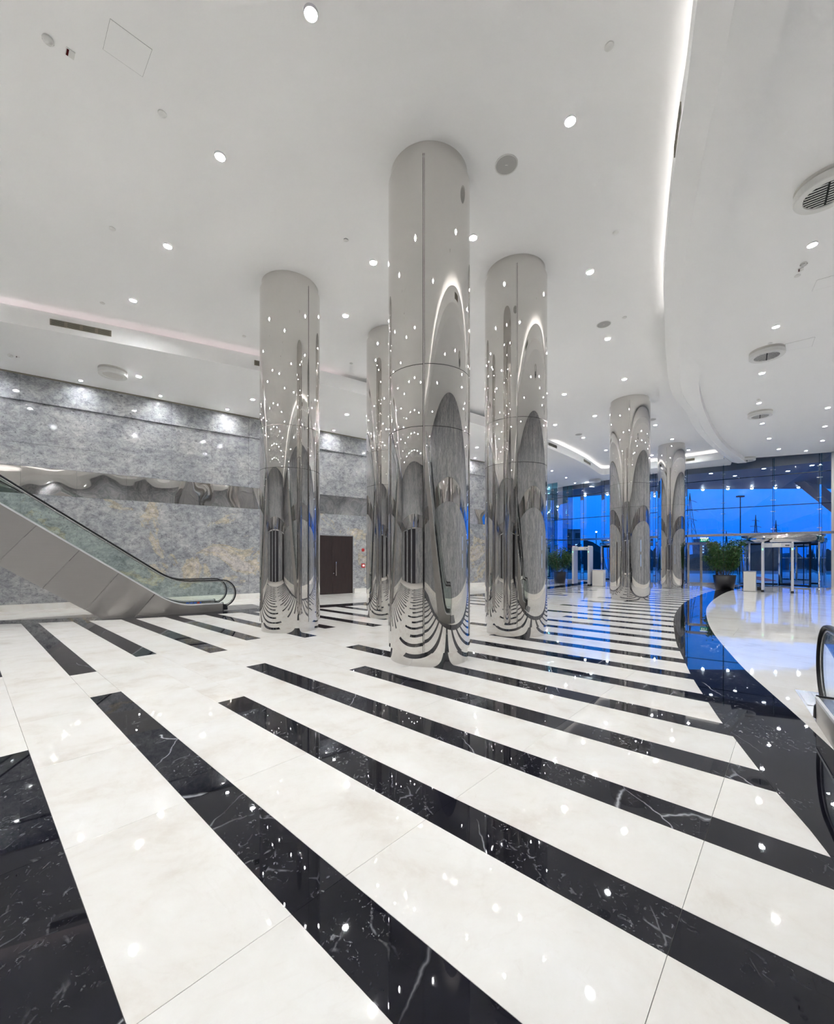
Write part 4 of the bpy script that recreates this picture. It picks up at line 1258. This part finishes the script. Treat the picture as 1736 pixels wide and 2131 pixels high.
# distant hills
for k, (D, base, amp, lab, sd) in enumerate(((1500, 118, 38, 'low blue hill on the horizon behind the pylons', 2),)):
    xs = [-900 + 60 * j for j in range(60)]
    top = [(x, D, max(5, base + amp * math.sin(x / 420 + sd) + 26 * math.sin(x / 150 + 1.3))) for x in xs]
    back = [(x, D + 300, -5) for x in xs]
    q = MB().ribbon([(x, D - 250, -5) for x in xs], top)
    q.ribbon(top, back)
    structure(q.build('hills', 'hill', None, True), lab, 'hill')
def pylon(lab, x, D, htop, arms):
    s = thing('pylon', lab, 'pylon', ((x - CX) / F * D, D, -0.12), 0.5)
    r = 0.0011 * D * 0.5
    wb = htop * 0.11
    for sx, sy in ((1, 1), (1, -1), (-1, -1), (-1, 1)):
        MB().tube([(sx * wb, sy * wb, 0), (sx * 0.6, sy * 0.6, htop * 0.62), (0, 0, htop)], r, 4).build('leg', 'pylon', s)
    br = MB()
    for j in range(7):
        z0, z1 = htop * 0.62 * j / 7, htop * 0.62 * (j + 1) / 7
        w0, w1 = wb + (0.6 - wb) * j / 7, wb + (0.6 - wb) * (j + 1) / 7
        for sy in (1, -1):
            br.tube([(-w0, sy * w0, z0), (w1, sy * w1, z1)], r * 0.6, 4)
            br.tube([(w0, sy * w0, z0), (-w1, sy * w1, z1)], r * 0.6, 4)
    br.build('bracing', 'pylon', s)
    for z, L in arms:
        MB().tube([(-L, 0, htop * z), (0, 0, htop * z + 0.5), (L, 0, htop * z)], r * 1.0, 4).build('cross_arm', 'pylon', s)
ARM = ((0.62, 6.4), (0.74, 8.0), (0.87, 5.2))
pylon('pylon in the middle of the blue view above the revolving door', 1573, 290, 32.0, ARM)
pylon('nearest pylon at the edge of the farthest column', 1436, 120, 20.5, ((0.62, 3.6), (0.75, 4.6), (0.88, 3.6)))
pylon('smallest far pylon above the larger shrub', 1512, 520, 36.0, ARM)
pylon('pylon half hidden by the glass joint right of the middle one', 1615, 330, 32.0, ARM)
D = 120.0
s = thing('floodlight_mast', 'tall thin floodlight mast in the blue view', 'mast', ((1541 - CX) / F * D, D, -0.12))
MB().tube([(0, 0, 0), (0, 0, 19.6)], 0.14, 6).build('mast_pole', 'pylon', s)
MB().box(-0.9, 0.9, -0.5, 0.5, 19.3, 19.7).build('mast_head', simple('rust_red', (0.16, 0.03, 0.03), 0.6), s)
D = 95.0
s = thing('street_lamp', 'glowing street lamp left of the arch-side column', 'street lamp', ((1241 - CX) / F * D, D, -0.12))
MB().tube([(0, 0, 0), (0, 0, 7.6)], 0.08, 6).build('lamp_pole', 'pylon', s)
MB().lathe([(0.0, 7.5), (0.16, 7.62), (0.16, 7.75), (0.0, 7.85)], 10).build('lamp_head', 'lamp_out', s)
def building(lab, x0, x1, D, h, lit):
    a, b = (x0 - CX) / F * D, (x1 - CX) / F * D
    s = thing('building', lab, 'building', (a, D, -0.12))
    w = b - a
    MB().box(0, w, 0, 9, 0, h).build('block', 'bld', s)
    MB().box(-0.2, w + 0.2, -0.2, 9.2, h, h + 0.4).build('roof', 'asphalt', s)
    nx, nz = max(2, int(w / 2.4)), max(2, int(h / 3.0))
    k = 0
    for j in range(nz):
        for i in range(nx):
            k += 1
            x, z = (i + 0.25) * w / nx, 1.0 + j * h / nz
            MB().box(x, x + w / nx * 0.5, -0.08, 0.0, z, z + 1.5).build('window', 'lit' if k % lit == 0 else 'dark', s)
    return s
building('apartment block with lit windows behind the smaller shrub', 1128, 1172, 130, 13.0, 3)
b2 = building('low shop building with a red sign near the glass corner', 1173, 1212, 118, 9.5, 4)
MB().box(1.0, 3.6, -0.2, -0.08, 4.6, 5.3).build('shop_sign', 'red', b2)
building('distant flat building under the hill near the nearest pylon', 1455, 1478, 420, 21.0, 2)
